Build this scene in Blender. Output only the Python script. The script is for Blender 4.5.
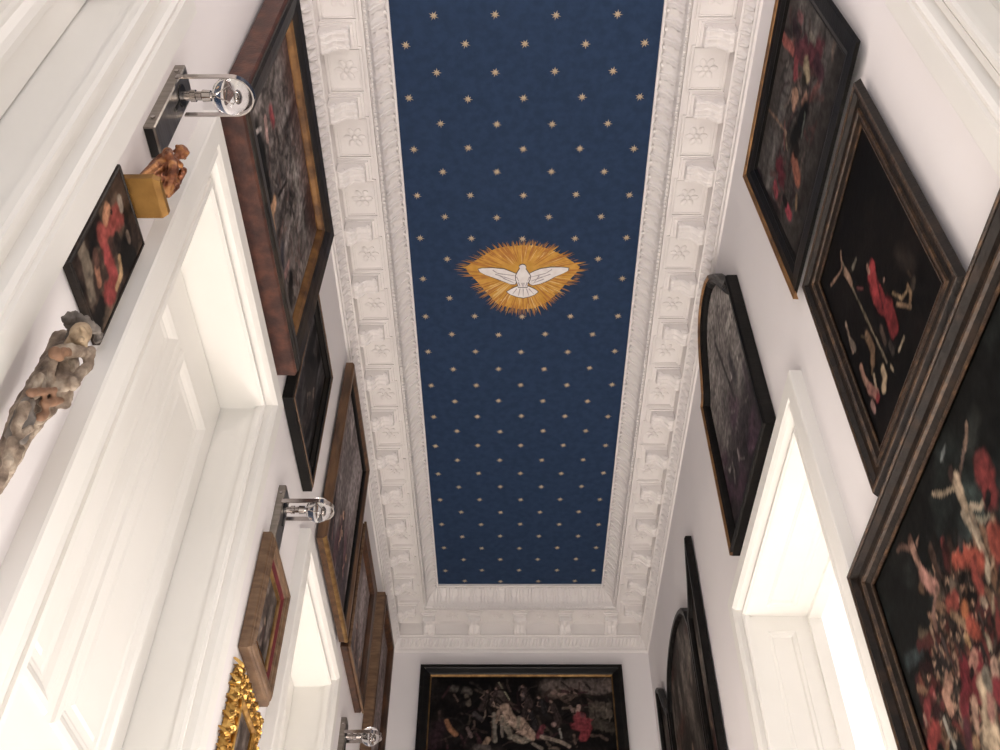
import bpy, bmesh, math, random
import numpy as np
from mathutils import Vector, Matrix
random.seed(7)
RNG = np.random.RandomState(11)
for o in list(bpy.data.objects): bpy.data.objects.remove(o)
SC = bpy.context.scene
COL = SC.collection

# ------------------------------------------------------------------ camera (all x,y,z below are relative to the lens; the floor is CZ lower)
CZ = 1.15
FPX, PITCH, YAW, ROLL = 1000.84, math.radians(46.5386), math.radians(-0.6579), math.radians(0.3489)
def cam_axes():
    cp, sp, cy, sy = math.cos(PITCH), math.sin(PITCH), math.cos(YAW), math.sin(YAW)
    f = Vector((sy*cp, cy*cp, sp)); r = Vector((cy, -sy, 0)); u = r.cross(f)
    cr, sr = math.cos(ROLL), math.sin(ROLL)
    return cr*r + sr*u, -sr*r + cr*u, f
CR, CU, CF = cam_axes()
cd = bpy.data.cameras.new('camera'); cd.sensor_width = 36; cd.sensor_fit = 'HORIZONTAL'
cd.lens = 36*FPX/1000; cd.clip_start = 0.02
cam = bpy.data.objects.new('camera', cd); COL.objects.link(cam)
M = Matrix.Identity(4)
for i in range(3):
    M[i][0], M[i][1], M[i][2] = CR[i], CU[i], -CF[i]
M[2][3] = CZ
cam.matrix_world = M
SC.camera = cam
def on(px, py, ax, val):
    d = CR*((px-500)/FPX) - CU*((py-375)/FPX) + CF
    return d*(val/d[ax])

# ------------------------------------------------------------------ light
W = bpy.data.worlds.new('world'); SC.world = W; W.use_nodes = True
W.node_tree.nodes['Background'].inputs[0].default_value = (0.97, 0.95, 1.0, 1)
W.node_tree.nodes['Background'].inputs[1].default_value = 1.2
def lamp(name, kind, loc, power, color, size=None, size_y=None, target=None):
    l = bpy.data.lights.new(name, kind); l.energy = power; l.color = color
    if kind == 'AREA':
        l.shape = 'RECTANGLE'; l.size = size; l.size_y = size_y or size
    elif size is not None: l.shadow_soft_size = size
    o = bpy.data.objects.new(name, l); COL.objects.link(o); o.location = (loc[0], loc[1], loc[2]+CZ)
    if target is not None:
        d = Vector(target)-Vector(loc); o.rotation_euler = d.to_track_quat('-Z', 'Y').to_euler()
    return o
# unseen fill lights added low in the hall and, warm, overhead; daylight in the side room; the open end of the hall lets in daylight
lamp('near_low_fill', 'POINT', (0.05, 1.10, -0.50), 35, (1.0, 0.955, 0.935), 0.25)
lamp('far_low_fill', 'POINT', (-0.10, 2.60, -0.55), 58, (1.0, 0.915, 0.86), 0.25)
lamp('warm_overhead_fill', 'POINT', (0.06, 0.25, 2.30), 12, (1.0, 0.88, 0.80), 0.16)
lamp('room_daylight', 'AREA', (2.55, 2.1, 0.9), 3, (1.0, 0.99, 0.93), 1.3, 1.6, (0.9, 2.1, 1.4))
lamp('room_fill', 'POINT', (2.1, 2.9, 2.0), 65, (1.0, 0.99, 0.94), 0.2)  # added to brighten the room's walls beside the daylight; no lamp known here
VS = SC.view_settings
SC.display_settings.display_device = 'sRGB'
VS.view_transform = 'Standard'; VS.look = 'None'; VS.gamma = 1; VS.use_curve_mapping = False
VS.exposure = 0.0

# ------------------------------------------------------------------ materials
def lin(c):
    out = []
    for v in c:
        v = v/255
        out.append(v/12.92 if v <= 0.04045 else ((v+0.055)/1.055)**2.4)
    return tuple(out)
MATS = {}
def mat(name, c1, c2=None, rough=0.5, metal=0.0, scale=8, stretch=(1,1,1), bump=0.0, bscale=60, spec=0.5, detail=4, lo=0.35, hi=0.65, c3=None):
    m = bpy.data.materials.new(name); m.use_nodes = True; nt = m.node_tree; N, L = nt.nodes, nt.links
    b = N['Principled BSDF']
    b.inputs['Roughness'].default_value = rough; b.inputs['Metallic'].default_value = metal
    b.inputs['Specular IOR Level'].default_value = spec
    tc = N.new('ShaderNodeTexCoord'); mp = N.new('ShaderNodeMapping'); mp.inputs['Scale'].default_value = stretch
    L.new(tc.outputs['Object'], mp.inputs['Vector'])
    no = N.new('ShaderNodeTexNoise'); no.inputs['Scale'].default_value = scale; no.inputs['Detail'].default_value = detail
    L.new(mp.outputs['Vector'], no.inputs['Vector'])
    rp = N.new('ShaderNodeValToRGB'); rp.color_ramp.elements[0].position = lo; rp.color_ramp.elements[1].position = hi
    rp.color_ramp.elements[0].color = (*lin(c1), 1); rp.color_ramp.elements[1].color = (*lin(c2 or c1), 1)
    if c3:
        e = rp.color_ramp.elements.new((lo+hi)/2); e.color = (*lin(c3), 1)
    L.new(no.outputs['Fac'], rp.inputs['Fac']); L.new(rp.outputs['Color'], b.inputs['Base Color'])
    if bump:
        n2 = N.new('ShaderNodeTexNoise'); n2.inputs['Scale'].default_value = bscale; n2.inputs['Detail'].default_value = 3
        L.new(mp.outputs['Vector'], n2.inputs['Vector'])
        bp = N.new('ShaderNodeBump'); bp.inputs['Strength'].default_value = bump; bp.inputs['Distance'].default_value = 0.004
        L.new(n2.outputs['Fac'], bp.inputs['Height']); L.new(bp.outputs['Normal'], b.inputs['Normal'])
    MATS[name] = m
    return m
mat('wall_paint', (237,233,233), (241,237,237), rough=0.75, scale=3, spec=0.25)
mat('gloss_paint', (238,236,230), (242,240,235), rough=0.38, scale=4, spec=0.4)
mat('plaster', (236,231,229), (241,237,234), rough=0.7, scale=6, bump=0.12, bscale=90, spec=0.25)
mat('blue_ceiling', (38,56,83), (43,62,91), rough=0.7, scale=40, bump=0.15, bscale=300, spec=0.15)
mat('star_gold', (172,152,124), (192,174,146), rough=0.6, scale=60)
mat('floor_wood', (214,206,196), (224,218,208), rough=0.4, scale=5, stretch=(8,1,1))
mat('black_wood', (11,10,9), (24,22,20), rough=0.38, scale=9, stretch=(1,1,4), bump=0.15, spec=0.2)
mat('dark_frame', (20,17,14), (52,42,33), rough=0.42, scale=14, bump=0.4, bscale=35, spec=0.5, c3=(30,25,20))
mat('worn_frame', (22,17,14), (60,44,32), rough=0.45, scale=24, bump=0.35, bscale=90, spec=0.22, c3=(32,25,20), lo=0.3, hi=0.8)
mat('worn_ridge', (44,34,26), (104,78,54), rough=0.42, scale=40, bump=0.5, bscale=120, spec=0.35, c3=(66,50,38), lo=0.3, hi=0.75)
mat('bronze_edge', (92,64,40), (146,106,62), rough=0.34, metal=0.25, scale=20, bump=0.2)
mat('redbrown_wood', (58,34,28), (98,60,46), rough=0.5, scale=12, stretch=(2,2,2), bump=0.3, bscale=70, c3=(74,44,36))
mat('brown_wood', (74,52,36), (112,82,56), rough=0.42, scale=9, stretch=(4,4,1), bump=0.2)
mat('oak_frame', (92,68,48), (124,98,74), rough=0.45, scale=9, stretch=(2,2,9), bump=0.25)
mat('walnut', (52,34,24), (88,58,38), rough=0.4, scale=12, stretch=(3,3,1))
mat('velvet', (82,14,22), (100,22,30), rough=0.9, scale=40)
mat('gold_leaf', (148,106,46), (208,168,96), rough=0.28, metal=0.85, scale=30, bump=0.5, bscale=60)
mat('gilt', (126,96,58), (172,138,88), rough=0.35, metal=0.7, scale=30, bump=0.2)
mat('dull_gold', (132,96,44), (158,118,60), rough=0.45, metal=0.45, scale=20, bump=0.2)
mat('copper_gilt', (96,54,34), (196,140,88), rough=0.34, metal=0.45, scale=60, bump=0.7, bscale=160, c3=(138,84,54))
mat('carved_wood', (88,74,62), (184,170,152), rough=0.65, scale=45, bump=0.9, bscale=110, c3=(136,119,103), lo=0.32, hi=0.66)
mat('carved_red', (112,82,62), (148,112,86), rough=0.65, scale=20, bump=0.6)
mat('carved_grey', (84,78,74), (128,120,112), rough=0.7, scale=30, bump=0.7)
mat('carved_face', (140,118,94), (190,168,138), rough=0.6, scale=60, bump=0.7, bscale=110)
mat('chrome', (176,170,166), (196,190,186), rough=0.16, metal=1.0, scale=6)
mat('brushed_steel', (136,130,122), (160,154,146), rough=0.3, metal=0.9, scale=6, stretch=(1,1,20))
mat('black_socket', (10,10,10), (16,16,16), rough=0.4)
mat('dove_white', (226,220,218), (238,234,232), rough=0.6, scale=40)
mat('dove_grey', (150,142,146), (176,168,172), rough=0.6, scale=40)
mat('dove_line', (66,62,64), (82,76,76), rough=0.6)
mat('ray_gold', (196,142,44), (214,162,70), rough=0.55, scale=30)
mat('ray_amber', (170,108,40), (190,128,50), rough=0.55, scale=30)
mat('ray_pale', (216,178,104), (226,192,128), rough=0.55, scale=30)
mat('ray_brown', (126,92,66), (146,106,74), rough=0.6, scale=30)
mat('filament', (150,140,130), rough=0.4, metal=0.8)
g = bpy.data.materials.new('clear_glass'); g.use_nodes = True
gb = g.node_tree.nodes['Principled BSDF']; gb.inputs['Transmission Weight'].default_value = 1.0
gb.inputs['Roughness'].default_value = 0.02; gb.inputs['IOR'].default_value = 1.45
gn = g.node_tree.nodes.new('ShaderNodeTexNoise'); gr = g.node_tree.nodes.new('ShaderNodeValToRGB')
gr.color_ramp.elements[0].color = (0.97,0.97,0.96,1); gr.color_ramp.elements[1].color = (1,1,1,1)
g.node_tree.links.new(gn.outputs['Fac'], gr.inputs['Fac']); g.node_tree.links.new(gr.outputs['Color'], gb.inputs['Base Color'])
MATS['clear_glass'] = g
def make_oil():
    m = bpy.data.materials.new('oil_paint'); m.use_nodes = True; N, L = m.node_tree.nodes, m.node_tree.links
    b = N['Principled BSDF']; b.inputs['Roughness'].default_value = 0.55; b.inputs['Specular IOR Level'].default_value = 0.1
    at = N.new('ShaderNodeVertexColor'); at.layer_name = 'paint'
    no = N.new('ShaderNodeTexNoise'); no.inputs['Scale'].default_value = 55; no.inputs['Detail'].default_value = 6
    tc = N.new('ShaderNodeTexCoord'); L.new(tc.outputs['Object'], no.inputs['Vector'])
    mr = N.new('ShaderNodeMapRange'); mr.inputs['From Min'].default_value = 0.3; mr.inputs['From Max'].default_value = 0.7
    mr.inputs['To Min'].default_value = 0.55; mr.inputs['To Max'].default_value = 1.45
    L.new(no.outputs['Fac'], mr.inputs['Value'])
    mx = N.new('ShaderNodeVectorMath'); mx.operation = 'SCALE'
    L.new(at.outputs['Color'], mx.inputs[0]); L.new(mr.outputs['Result'], mx.inputs['Scale']); L.new(mx.outputs['Vector'], b.inputs['Base Color'])
    bp = N.new('ShaderNodeBump'); bp.inputs['Strength'].default_value = 0.25; bp.inputs['Distance'].default_value = 0.002
    L.new(no.outputs['Fac'], bp.inputs['Height']); L.new(bp.outputs['Normal'], b.inputs['Normal'])
    MATS['oil_paint'] = m
make_oil()

# ------------------------------------------------------------------ mesh helpers
class MB:
    def __init__(s): s.v = []; s.f = []
    def add(s, verts, faces):
        o = len(s.v); s.v += [tuple(p) for p in verts]; s.f += [tuple(i+o for i in f) for f in faces]
    def quad(s, a, b, c, d): s.add([a,b,c,d], [(0,1,2,3)])
    def box(s, x0, x1, y0, y1, z0, z1):
        s.add([(x0,y0,z0),(x1,y0,z0),(x1,y1,z0),(x0,y1,z0),(x0,y0,z1),(x1,y0,z1),(x1,y1,z1),(x0,y1,z1)],
              [(0,3,2,1),(4,5,6,7),(0,1,5,4),(1,2,6,5),(2,3,7,6),(3,0,4,7)])
    def loft(s, rings, closed_ring=True, cap=True, closed_path=False):
        n = len(rings[0]); o = len(s.v)
        for r in rings: s.v += [tuple(p) for p in r]
        m = len(rings)
        for i in range(m if closed_path else m-1):
            a, b = o+i*n, o+((i+1) % m)*n
            for j in range(n if closed_ring else n-1):
                k = (j+1) % n
                s.f.append((a+j, a+k, b+k, b+j))
        if cap and closed_ring and not closed_path:
            s.f.append(tuple(o+j for j in range(n-1, -1, -1))); s.f.append(tuple(o+(m-1)*n+j for j in range(n)))
    def tube(s, pts, rad, n=8, closed=False):
        pts = [Vector(p) for p in pts]; rings = []; m = len(pts)
        for i, p in enumerate(pts):
            if closed: t = pts[(i+1) % m]-pts[i-1]
            else: t = pts[min(i+1, m-1)]-pts[max(i-1, 0)]
            t.normalize(); a = t.orthogonal().normalized() if i == 0 else (a - t*a.dot(t)).normalized()
            b = t.cross(a); r = rad[i] if isinstance(rad, (list, tuple)) else rad
            rings.append([p+(a*math.cos(q)+b*math.sin(q))*r for q in [2*math.pi*k/n for k in range(n)]])
        s.loft(rings, closed_path=closed)
    def ball(s, c, r, n=12, m=8, axes=None):
        if isinstance(r, (int, float)): r = (r, r, r)
        ax = axes or (Vector((1,0,0)), Vector((0,1,0)), Vector((0,0,1)))
        c = Vector(c); o = len(s.v); s.v.append(tuple(c-ax[2]*r[2]))
        for i in range(1, m):
            ph = -math.pi/2+math.pi*i/m
            for k in range(n):
                th = 2*math.pi*k/n
                s.v.append(tuple(c+ax[0]*(r[0]*math.cos(ph)*math.cos(th))+ax[1]*(r[1]*math.cos(ph)*math.sin(th))+ax[2]*(r[2]*math.sin(ph))))
        s.v.append(tuple(c+ax[2]*r[2])); t = len(s.v)-1
        for k in range(n):
            s.f.append((o, o+1+(k+1) % n, o+1+k)); s.f.append((t, t-n+k, t-n+(k+1) % n))
        for i in range(m-2):
            for k in range(n):
                a = o+1+i*n
                s.f.append((a+k, a+(k+1) % n, a+n+(k+1) % n, a+n+k))
    def limb(s, a, b, ra, rb, n=10):
        a, b = Vector(a), Vector(b); k = 6
        s.tube([a.lerp(b, i/k) for i in range(k+1)], [ra+(rb-ra)*i/k for i in range(k+1)], n)
        s.ball(a, ra, n, 6); s.ball(b, rb, n, 6)
    def mesh(s, name, material, smooth=False, off=(0,0,0)):
        me = bpy.data.meshes.new(name)
        me.from_pydata([(p[0]-off[0], p[1]-off[1], p[2]-off[2]) for p in s.v], [], s.f)
        bm = bmesh.new(); bm.from_mesh(me); bmesh.ops.recalc_face_normals(bm, faces=bm.faces); bm.to_mesh(me); bm.free()
        if smooth:
            for p in me.polygons: p.use_smooth = True
            if smooth != 'full':
                try: me.set_sharp_from_angle(angle=math.radians(40))
                except Exception: pass
        me.materials.append(MATS[material]); return me
    def build(s, name, material, parent=None, smooth=False, off=(0,0,0)):
        o = bpy.data.objects.new(name, s.mesh(name, material, smooth, off)); COL.objects.link(o)
        if parent is not None: o.parent = parent
        else: o.location = (0, 0, CZ)
        return o
def tag(o, label=None, cat=None, group=None, kind=None):
    if label: o['label'] = label
    if cat: o['category'] = cat
    if group: o['group'] = group
    if kind: o['kind'] = kind
    return o
def empty(name, loc=(0,0,0), rz=0.0, rx=0.0):
    o = bpy.data.objects.new(name, None); COL.objects.link(o); o.empty_display_size = 0.05
    o.location = (loc[0], loc[1], loc[2]+CZ); o.rotation_euler = (rx, 0, rz); return o
def place(me, name, parent, loc, rz=0.0, scale=None):
    o = bpy.data.objects.new(name, me); COL.objects.link(o); o.parent = parent; o.location = loc; o.rotation_euler = (0,0,rz)
    if scale: o.scale = scale
    return o
def offset_poly(pts, d, closed=True):
    # inward offset of a polygon given counter-clockwise in (u,v); open paths keep square ends
    n = len(pts); out = []
    for i in range(n):
        p = Vector(pts[i])
        e0 = (p-Vector(pts[i-1])) if (closed or i > 0) else None
        e1 = (Vector(pts[(i+1) % n])-p) if (closed or i < n-1) else None
        n0 = Vector((-e0.y, e0.x)).normalized() if e0 else None
        n1 = Vector((-e1.y, e1.x)).normalized() if e1 else None
        if n0 is None: q = p+n1*d
        elif n1 is None: q = p+n0*d
        else:
            h = (n0+n1); k = h.length_squared
            q = p+h*(2*d/k) if k > 0.2 else p+n0*d
        out.append((q.x, q.y))
    return out
def sweep(mb, pts, profile, closed=True, plane=lambda u, v, w: (u, -w, v)):
    # profile: list of (inset, height out of the wall); lofted around the outline with mitres
    rings = []
    offs = [offset_poly(pts, a, closed) for a, b in profile]
    for i in range(len(pts)):
        rings.append([plane(offs[k][i][0], offs[k][i][1], profile[k][1]) for k in range(len(profile))])
    mb.loft(rings, closed_ring=True, closed_path=closed, cap=not closed)
def paneled(mb, P, wd, ht, rects, rings):
    # flat board in (u,v) with moulded panels; P(u,v,w) -> point ; rings: (inset, w)
    us = sorted({0, wd, *[r[0] for r in rects], *[r[1] for r in rects]}); vs = sorted({0, ht, *[r[2] for r in rects], *[r[3] for r in rects]})
    for i in range(len(us)-1):
        for j in range(len(vs)-1):
            cu, cv = (us[i]+us[i+1])/2, (vs[j]+vs[j+1])/2
            if any(r[0] < cu < r[1] and r[2] < cv < r[3] for r in rects): continue
            mb.quad(P(us[i],vs[j],0), P(us[i+1],vs[j],0), P(us[i+1],vs[j+1],0), P(us[i],vs[j+1],0))
    for r in rects: panel_rings(mb, P, r, rings)
def panel_rings(mb, P, r, rings):
    prev = None
    for a, w in rings:
        q = [P(r[0]+a,r[2]+a,w), P(r[1]-a,r[2]+a,w), P(r[1]-a,r[3]-a,w), P(r[0]+a,r[3]-a,w)]
        if prev:
            for k in range(4): mb.quad(prev[k], prev[(k+1) % 4], q[(k+1) % 4], q[k])
        prev = q
    mb.quad(*prev)

# ------------------------------------------------------------------ the hall
XL, XR, D, YN = -0.585, 0.70, 4.47, -1.5       # wall planes, end wall, open end behind the camera
ZF, ZB, ZBLUE = -CZ, 2.70, 2.94                # floor, cornice foot, painted ceiling
OT = 1.635                                     # head of the door openings
LD = [(-0.05, 0.66), (1.05, 1.655), (2.345, 2.92)]   # left door openings
RD = [(-0.05, 0.65), (1.74, 2.52)]                    # right door openings
def wall_mesh(x0, x1, doors):
    mb = MB(); y = YN
    for a, b in doors:
        mb.box(x0, x1, y, a-0.025, ZF, 3.0); mb.box(x0, x1, a-0.025, b+0.025, OT+0.025, 3.0); y = b+0.025
    mb.box(x0, x1, y, D, ZF, 3.0)
    return mb
tag(wall_mesh(XL-0.20, XL, LD).build('wall_left', 'wall_paint'), kind='structure')
tag(wall_mesh(XR, XR+0.20, RD).build('wall_right', 'wall_paint'), kind='structure')
mb = MB(); mb.box(XL-0.2, XR+0.2, D, D+0.2, ZF, 3.0); tag(mb.build('wall_back', 'wall_paint'), kind='structure')
mb = MB(); mb.box(XL-0.2, 3.0, YN, D+0.2, ZF-0.05, ZF); tag(mb.build('floor', 'floor_wood'), kind='structure')
ceil = empty('ceiling', (0, 0, 0)); tag(ceil, kind='structure')
mb = MB(); mb.box(XL-0.2, XR+0.2, YN, D+0.2, 3.0, 3.06); mb.build('ceiling_slab', 'plaster', ceil)
mb = MB(); mb.box(XL+0.2, XR-0.2, YN, D-0.2, ZBLUE, ZBLUE+0.03); mb.build('painted_panel', 'blue_ceiling', ceil)
for s, (x, sgn) in {'left': (XL, 1), 'right': (XR, -1)}.items():
    base = empty('baseboard_'+s); tag(base, kind='structure')
    y = YN
    for a, b in (LD if s == 'left' else RD)+[(D+0.1, D+0.1)]:
        mb = MB(); x0, x1 = sorted((x, x+sgn*0.02)); mb.box(x0, x1, y, min(a-0.1, D), ZF, ZF+0.16); mb.build('board', 'gloss_paint', base); y = b+0.1

# cornice ---------------------------------------------------------
CW = [(0,2.69),(0.007,2.692),(0.009,2.704),(0.006,2.708),(0.012,2.712),(0.016,2.730),(0.024,2.750),(0.030,2.756),(0.030,2.764),(0.036,2.766),(0.036,2.772),(0.034,2.776),(0.034,2.838)]
CS = [(0.034,2.838),(0.156,2.840),(0.156,2.831),(0.163,2.831),(0.163,2.850),(0.167,2.850),(0.168,2.840)]
CC = [(0.168,2.840),(0.174,2.846),(0.176,2.856),(0.180,2.872),(0.190,2.892),(0.204,2.908),(0.216,2.922),(0.220,2.932),(0.224,2.932),(0.224,2.926),(0.231,2.928),(0.231,2.945)]
PROF = CW+CS[1:]+CC[1:]
def cyma(s):   # point and outward normal on the carved cove, s in 0..1
    pts = CC[2:8]; t = s*(len(pts)-1); i = min(int(t), len(pts)-2); f = t-i
    d = pts[i][0]*(1-f)+pts[i+1][0]*f; z = pts[i][1]*(1-f)+pts[i+1][1]*f
    td, tz = pts[i+1][0]-pts[i][0], pts[i+1][1]-pts[i][1]; l = math.hypot(td, tz)
    return d, z, tz/l, -td/l
def band(s):
    pts = CW[4:8]; t = s*(len(pts)-1); i = min(int(t), len(pts)-2); f = t-i
    return pts[i][0]*(1-f)+pts[i+1][0]*f, pts[i][1]*(1-f)+pts[i+1][1]*f
def make_modillion():
    mb = MB()   # local: x = out of the wall, y = along the wall, z up (0 = soffit)
    w = 0.030
    prof = [(0.036,-0.010),(0.036,-0.066),(0.044,-0.072),(0.056,-0.071),(0.066,-0.062),(0.074,-0.050),(0.086,-0.043),(0.100,-0.044),(0.112,-0.046),(0.121,-0.041),(0.124,-0.030),(0.124,-0.010)]
    mb.loft([[(p[0], y, p[1]) for p in prof] for y in (-w, w)])
    # raised fillets running down the scroll
    for yc in (-0.022, 0.0, 0.022):
        q = prof[2:10]; rings = []
        for i, p in enumerate(q):
            a = q[max(i-1, 0)]; b = q[min(i+1, len(q)-1)]; tx, tz = b[0]-a[0], b[1]-a[1]; l = math.hypot(tx, tz); nx, nz = tz/l, -tx/l
            rings.append([(p[0], yc-0.006, p[1]), (p[0]+nx*0.004, yc-0.003, p[1]+nz*0.004), (p[0]+nx*0.004, yc+0.003, p[1]+nz*0.004), (p[0], yc+0.006, p[1])])
        mb.loft(rings)
    for s in (-1, 1):     # scroll eyes on the cheeks
        for c, r in (((0.052,-0.055), 0.011), ((0.110,-0.034), 0.008)):
            mb.ball((c[0], s*w, c[1]), (r, 0.004, r), 10, 6)
    mb.box(0.034, 0.132, -w-0.005, w+0.005, -0.014, -0.006)
    mb.box(0.034, 0.140, -w-0.011, w+0.011, -0.007, 0.002)
    return mb.mesh('modillion', 'plaster')
def make_rosette():
    mb = MB(); mb.ball((0,0,-0.001), (0.009,0.009,0.005), 10, 6)
    for k in range(6):
        a = k*math.pi/3; u = Vector((math.cos(a), math.sin(a), 0)); v = Vector((-math.sin(a), math.cos(a), 0))
        mb.ball(u*0.023+Vector((0,0,-0.001)), (0.014, 0.010, 0.0035), 8, 5, (u, v, Vector((0,0,1))))
        mb.ball(u*0.031+Vector((0,0,-0.001)), (0.005, 0.006, 0.003), 6, 4, (u, v, Vector((0,0,1))))
    return mb.mesh('rosette', 'plaster', True)
MOD, ROS = make_modillion(), make_rosette()
def cornice(name, to_world, length, mitre0, mitre1, stations, rz, off):
    # to_world(s,d,z): s along the wall, d out of it
    root = empty(name); tag(root, kind='structure')
    mb = MB(); R0 = []; R1 = []
    for d, z in PROF:
        R0.append(to_world(d if mitre0 else 0, d, z)); R1.append(to_world(length-(d if mitre1 else 0), d, z))
    back = [(0, 3.0)]
    rings = [R0+[to_world(0.0 if not mitre0 else 0.231, 0.231, 3.0), to_world(0, 0, 3.0)], R1+[to_world(length-(0.231 if mitre1 else 0), 0.231, 3.0), to_world(length, 0, 3.0)]]
    mb.loft(rings); mb.build('cornice_moulding', 'plaster', root)
    lo, hi = (0.2 if mitre0 else 0.0), length-(0.2 if mitre1 else 0.0)
    mb = MB(); pitch = 0.0575; n = int((hi-lo)/pitch); pitch = (hi-lo)/n
    for k in range(n):      # acanthus leaves on the cove
        c = lo+(k+0.5)*pitch; rings = []
        for i in range(7):
            s = 0.04+0.92*i/6; d, z, nd, nz = cyma(s)
            wd = pitch*0.5*(0.95, 0.70, 0.92, 0.66, 0.80, 0.52, 0.16)[i]; hgt = (0.004,0.007,0.008,0.007,0.007,0.009,0.005)[i]
            rings.append([to_world(c+t*wd, d+nd*hgt*h, z+nz*hgt*h) for t, h in ((-1,-0.3),(-0.55,0.8),(-0.12,0.55),(0,1.25),(0.12,0.55),(0.55,0.8),(1,-0.3))])
        mb.loft(rings, closed_ring=False, cap=False)
        d, z, nd, nz = cyma(0.85)
        mb.ball(to_world(c+pitch*0.5, d+nd*0.002, z+nz*0.002), (0.007,0.007,0.007), 6, 4)
    tag(mb.build('acanthus_relief', 'plaster', root, True), kind='stuff')
    mb = MB(); pitch = 0.036; n = int(length/pitch)
    for k in range(n):      # leaf-and-dart on the bed moulding
        c = (k+0.5)*pitch
        if (mitre0 and c < 0.03) or (mitre1 and c > length-0.03): continue
        rings = []
        for i in range(5):
            d, z = band(i/4); wd = pitch*(0.16,0.36,0.42,0.36,0.22)[i]; sh = pitch*0.35*(i/4-0.5)
            rings.append([to_world(c+sh-wd, d, z), to_world(c+sh-wd*0.4, d+0.005, z-0.004), to_world(c+sh, d+0.003, z-0.002), to_world(c+sh+wd*0.4, d+0.005, z-0.004), to_world(c+sh+wd, d, z)])
        mb.loft(rings, closed_ring=False, cap=False)
    tag(mb.build('leaf_and_dart_relief', 'plaster', root, True), kind='stuff')
    mb = MB(); pitch = 0.0165; n = int((hi-lo)/pitch)
    for k in range(n): mb.ball(to_world(lo+(k+0.5)*pitch, 0.171, 2.842), 0.0052, 6, 4)
    tag(mb.build('bead_relief', 'plaster', root, True), kind='stuff')
    for s in stations:
        p = to_world(s, 0, 2.838); place(MOD, 'modillion', root, p, rz)
    for a, b in zip(stations[:-1], stations[1:]):
        # stepped coffer and its rosette
        c = (a+b)/2; p = to_world(c, 0.098, 2.838); place(ROS, 'rosette', root, p, rz)
        mb = MB()
        for k, (i0, i1, h) in enumerate(((0.040, 0.046, 0.005), (0.049, 0.053, 0.003))):
            for (u0, u1, v0, v1) in ((a+i0, b-i0, 0.038+i0-0.040, 0.038+i1-0.040), (a+i0, b-i0, 0.150-i1+0.040, 0.150-i0+0.040), (a+i0, a+i1, 0.038+i1-0.04, 0.150-i1+0.04), (b-i1, b-i0, 0.038+i1-0.04, 0.150-i1+0.04)):
                q = [to_world(u, v, z) for z in (2.8385-h, 2.846) for u, v in ((u0,v0),(u1,v0),(u1,v1),(u0,v1))]
                mb.add(q, [(0,3,2,1),(4,5,6,7),(0,1,5,4),(1,2,6,5),(2,3,7,6),(3,0,4,7)])
        mb.build('coffer_moulding', 'plaster', root)
    return root
LEN = D-YN
st = [4.285-0.2297*k-YN for k in range(25)][::-1]
cornice('trim_1', lambda s, d, z: (XL+d, YN+s, z), LEN, False, True, st, 0, 0)
cornice('trim_2', lambda s, d, z: (XR-d, YN+s, z), LEN, False, True, st, math.pi, 0)
cornice('trim_3', lambda s, d, z: (XL+s, D-d, z), XR-XL, True, True, [0.0575+0.229*k-XL for k in (-2,-1,0,1,2)], -math.pi/2, 0)

# stars painted on the ceiling ---------------------------------------
def star_mesh():
    mb = MB(); n = 8; o = []
    for k in range(2*n):
        a = math.pi*k/n+0.2; r = (0.0165 if k % 4 == 0 else 0.0135) if k % 2 == 0 else 0.0058
        o.append((r*math.cos(a), r*math.sin(a), 0))
    mb.add([(0,0,-0.0012)]+o, [(0, 1+k, 1+(k+1) % (2*n)) for k in range(2*n)])
    mb.add(o, [tuple(range(2*n))])
    return mb.mesh('star', 'star_gold')
STAR = star_mesh()
def in_halo(x, y):
    return ((x-0.056)/0.215)**2+((y-(2.27 if y < 2.27 else 2.27))/(0.125 if y < 2.27 else 0.19))**2 < 1.0
for n in range(-8, 34):
    y = 1.289+0.0914*n
    for k in range(-3, 4):
        x = 0.055+0.184*k+(0.092 if n % 2 == 0 else 0)
        if not (XL+0.24 < x < XR-0.24) or y > D-0.245 or in_halo(x, y): continue
        place(STAR, 'star', ceil, (x+RNG.uniform(-.003,.003), y+RNG.uniform(-.003,.003), ZBLUE-0.0006), RNG.uniform(-.3,.3))
# dove in its glory of rays --------------------------------------------
mur = empty('ceiling_emblem', (0.056, 2.28, ZBLUE)); tag(mur, 'white dove spread in golden rays, painted on the starry blue ceiling', 'painting')
def dove_pt(zx, zy, h):       # zoomed photo coordinates -> local
    p = on(440+zx*0.16, 220+zy*0.16, 2, ZBLUE); return (p.x-0.056, p.y-2.28, -h)
halo = [(120,290),(165,260),(240,215),(320,165),(400,150),(500,140),(600,140),(700,165),(790,205),(860,250),(915,290),(880,340),(820,400),(760,470),(690,530),(600,575),(515,585),(420,570),(340,545),(270,470),(200,390),(140,330)]
mb = MB(); hp = [dove_pt(515+(x-515)*0.9, 320+(y-320)*0.9, 0.0008) for x, y in halo]
mb.add([dove_pt(515,330,0.0010)]+hp, [(0, 1+i, 1+(i+1) % len(hp)) for i in range(len(hp))]); mb.add(hp, [tuple(range(len(hp)))])
mb.build('glory', 'ray_gold', mur)
def halo_r(a):
    best = None
    for i in range(len(halo)):
        x0, y0 = halo[i][0]-515, halo[i][1]-330; x1, y1 = halo[(i+1) % len(halo)][0]-515, halo[(i+1) % len(halo)][1]-330
        dx, dy = math.cos(a), math.sin(a); den = dx*(y1-y0)-dy*(x1-x0)
        if abs(den) < 1e-9: continue
        t = (x0*(y1-y0)-y0*(x1-x0))/den; s = (x0*dy-y0*dx)/den
        if t > 0 and -1e-6 <= s <= 1+1e-6: best = t
    return best or 250
bm_by = {k: MB() for k in ('ray_amber', 'ray_pale', 'ray_brown', 'ray_gold')}
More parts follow.
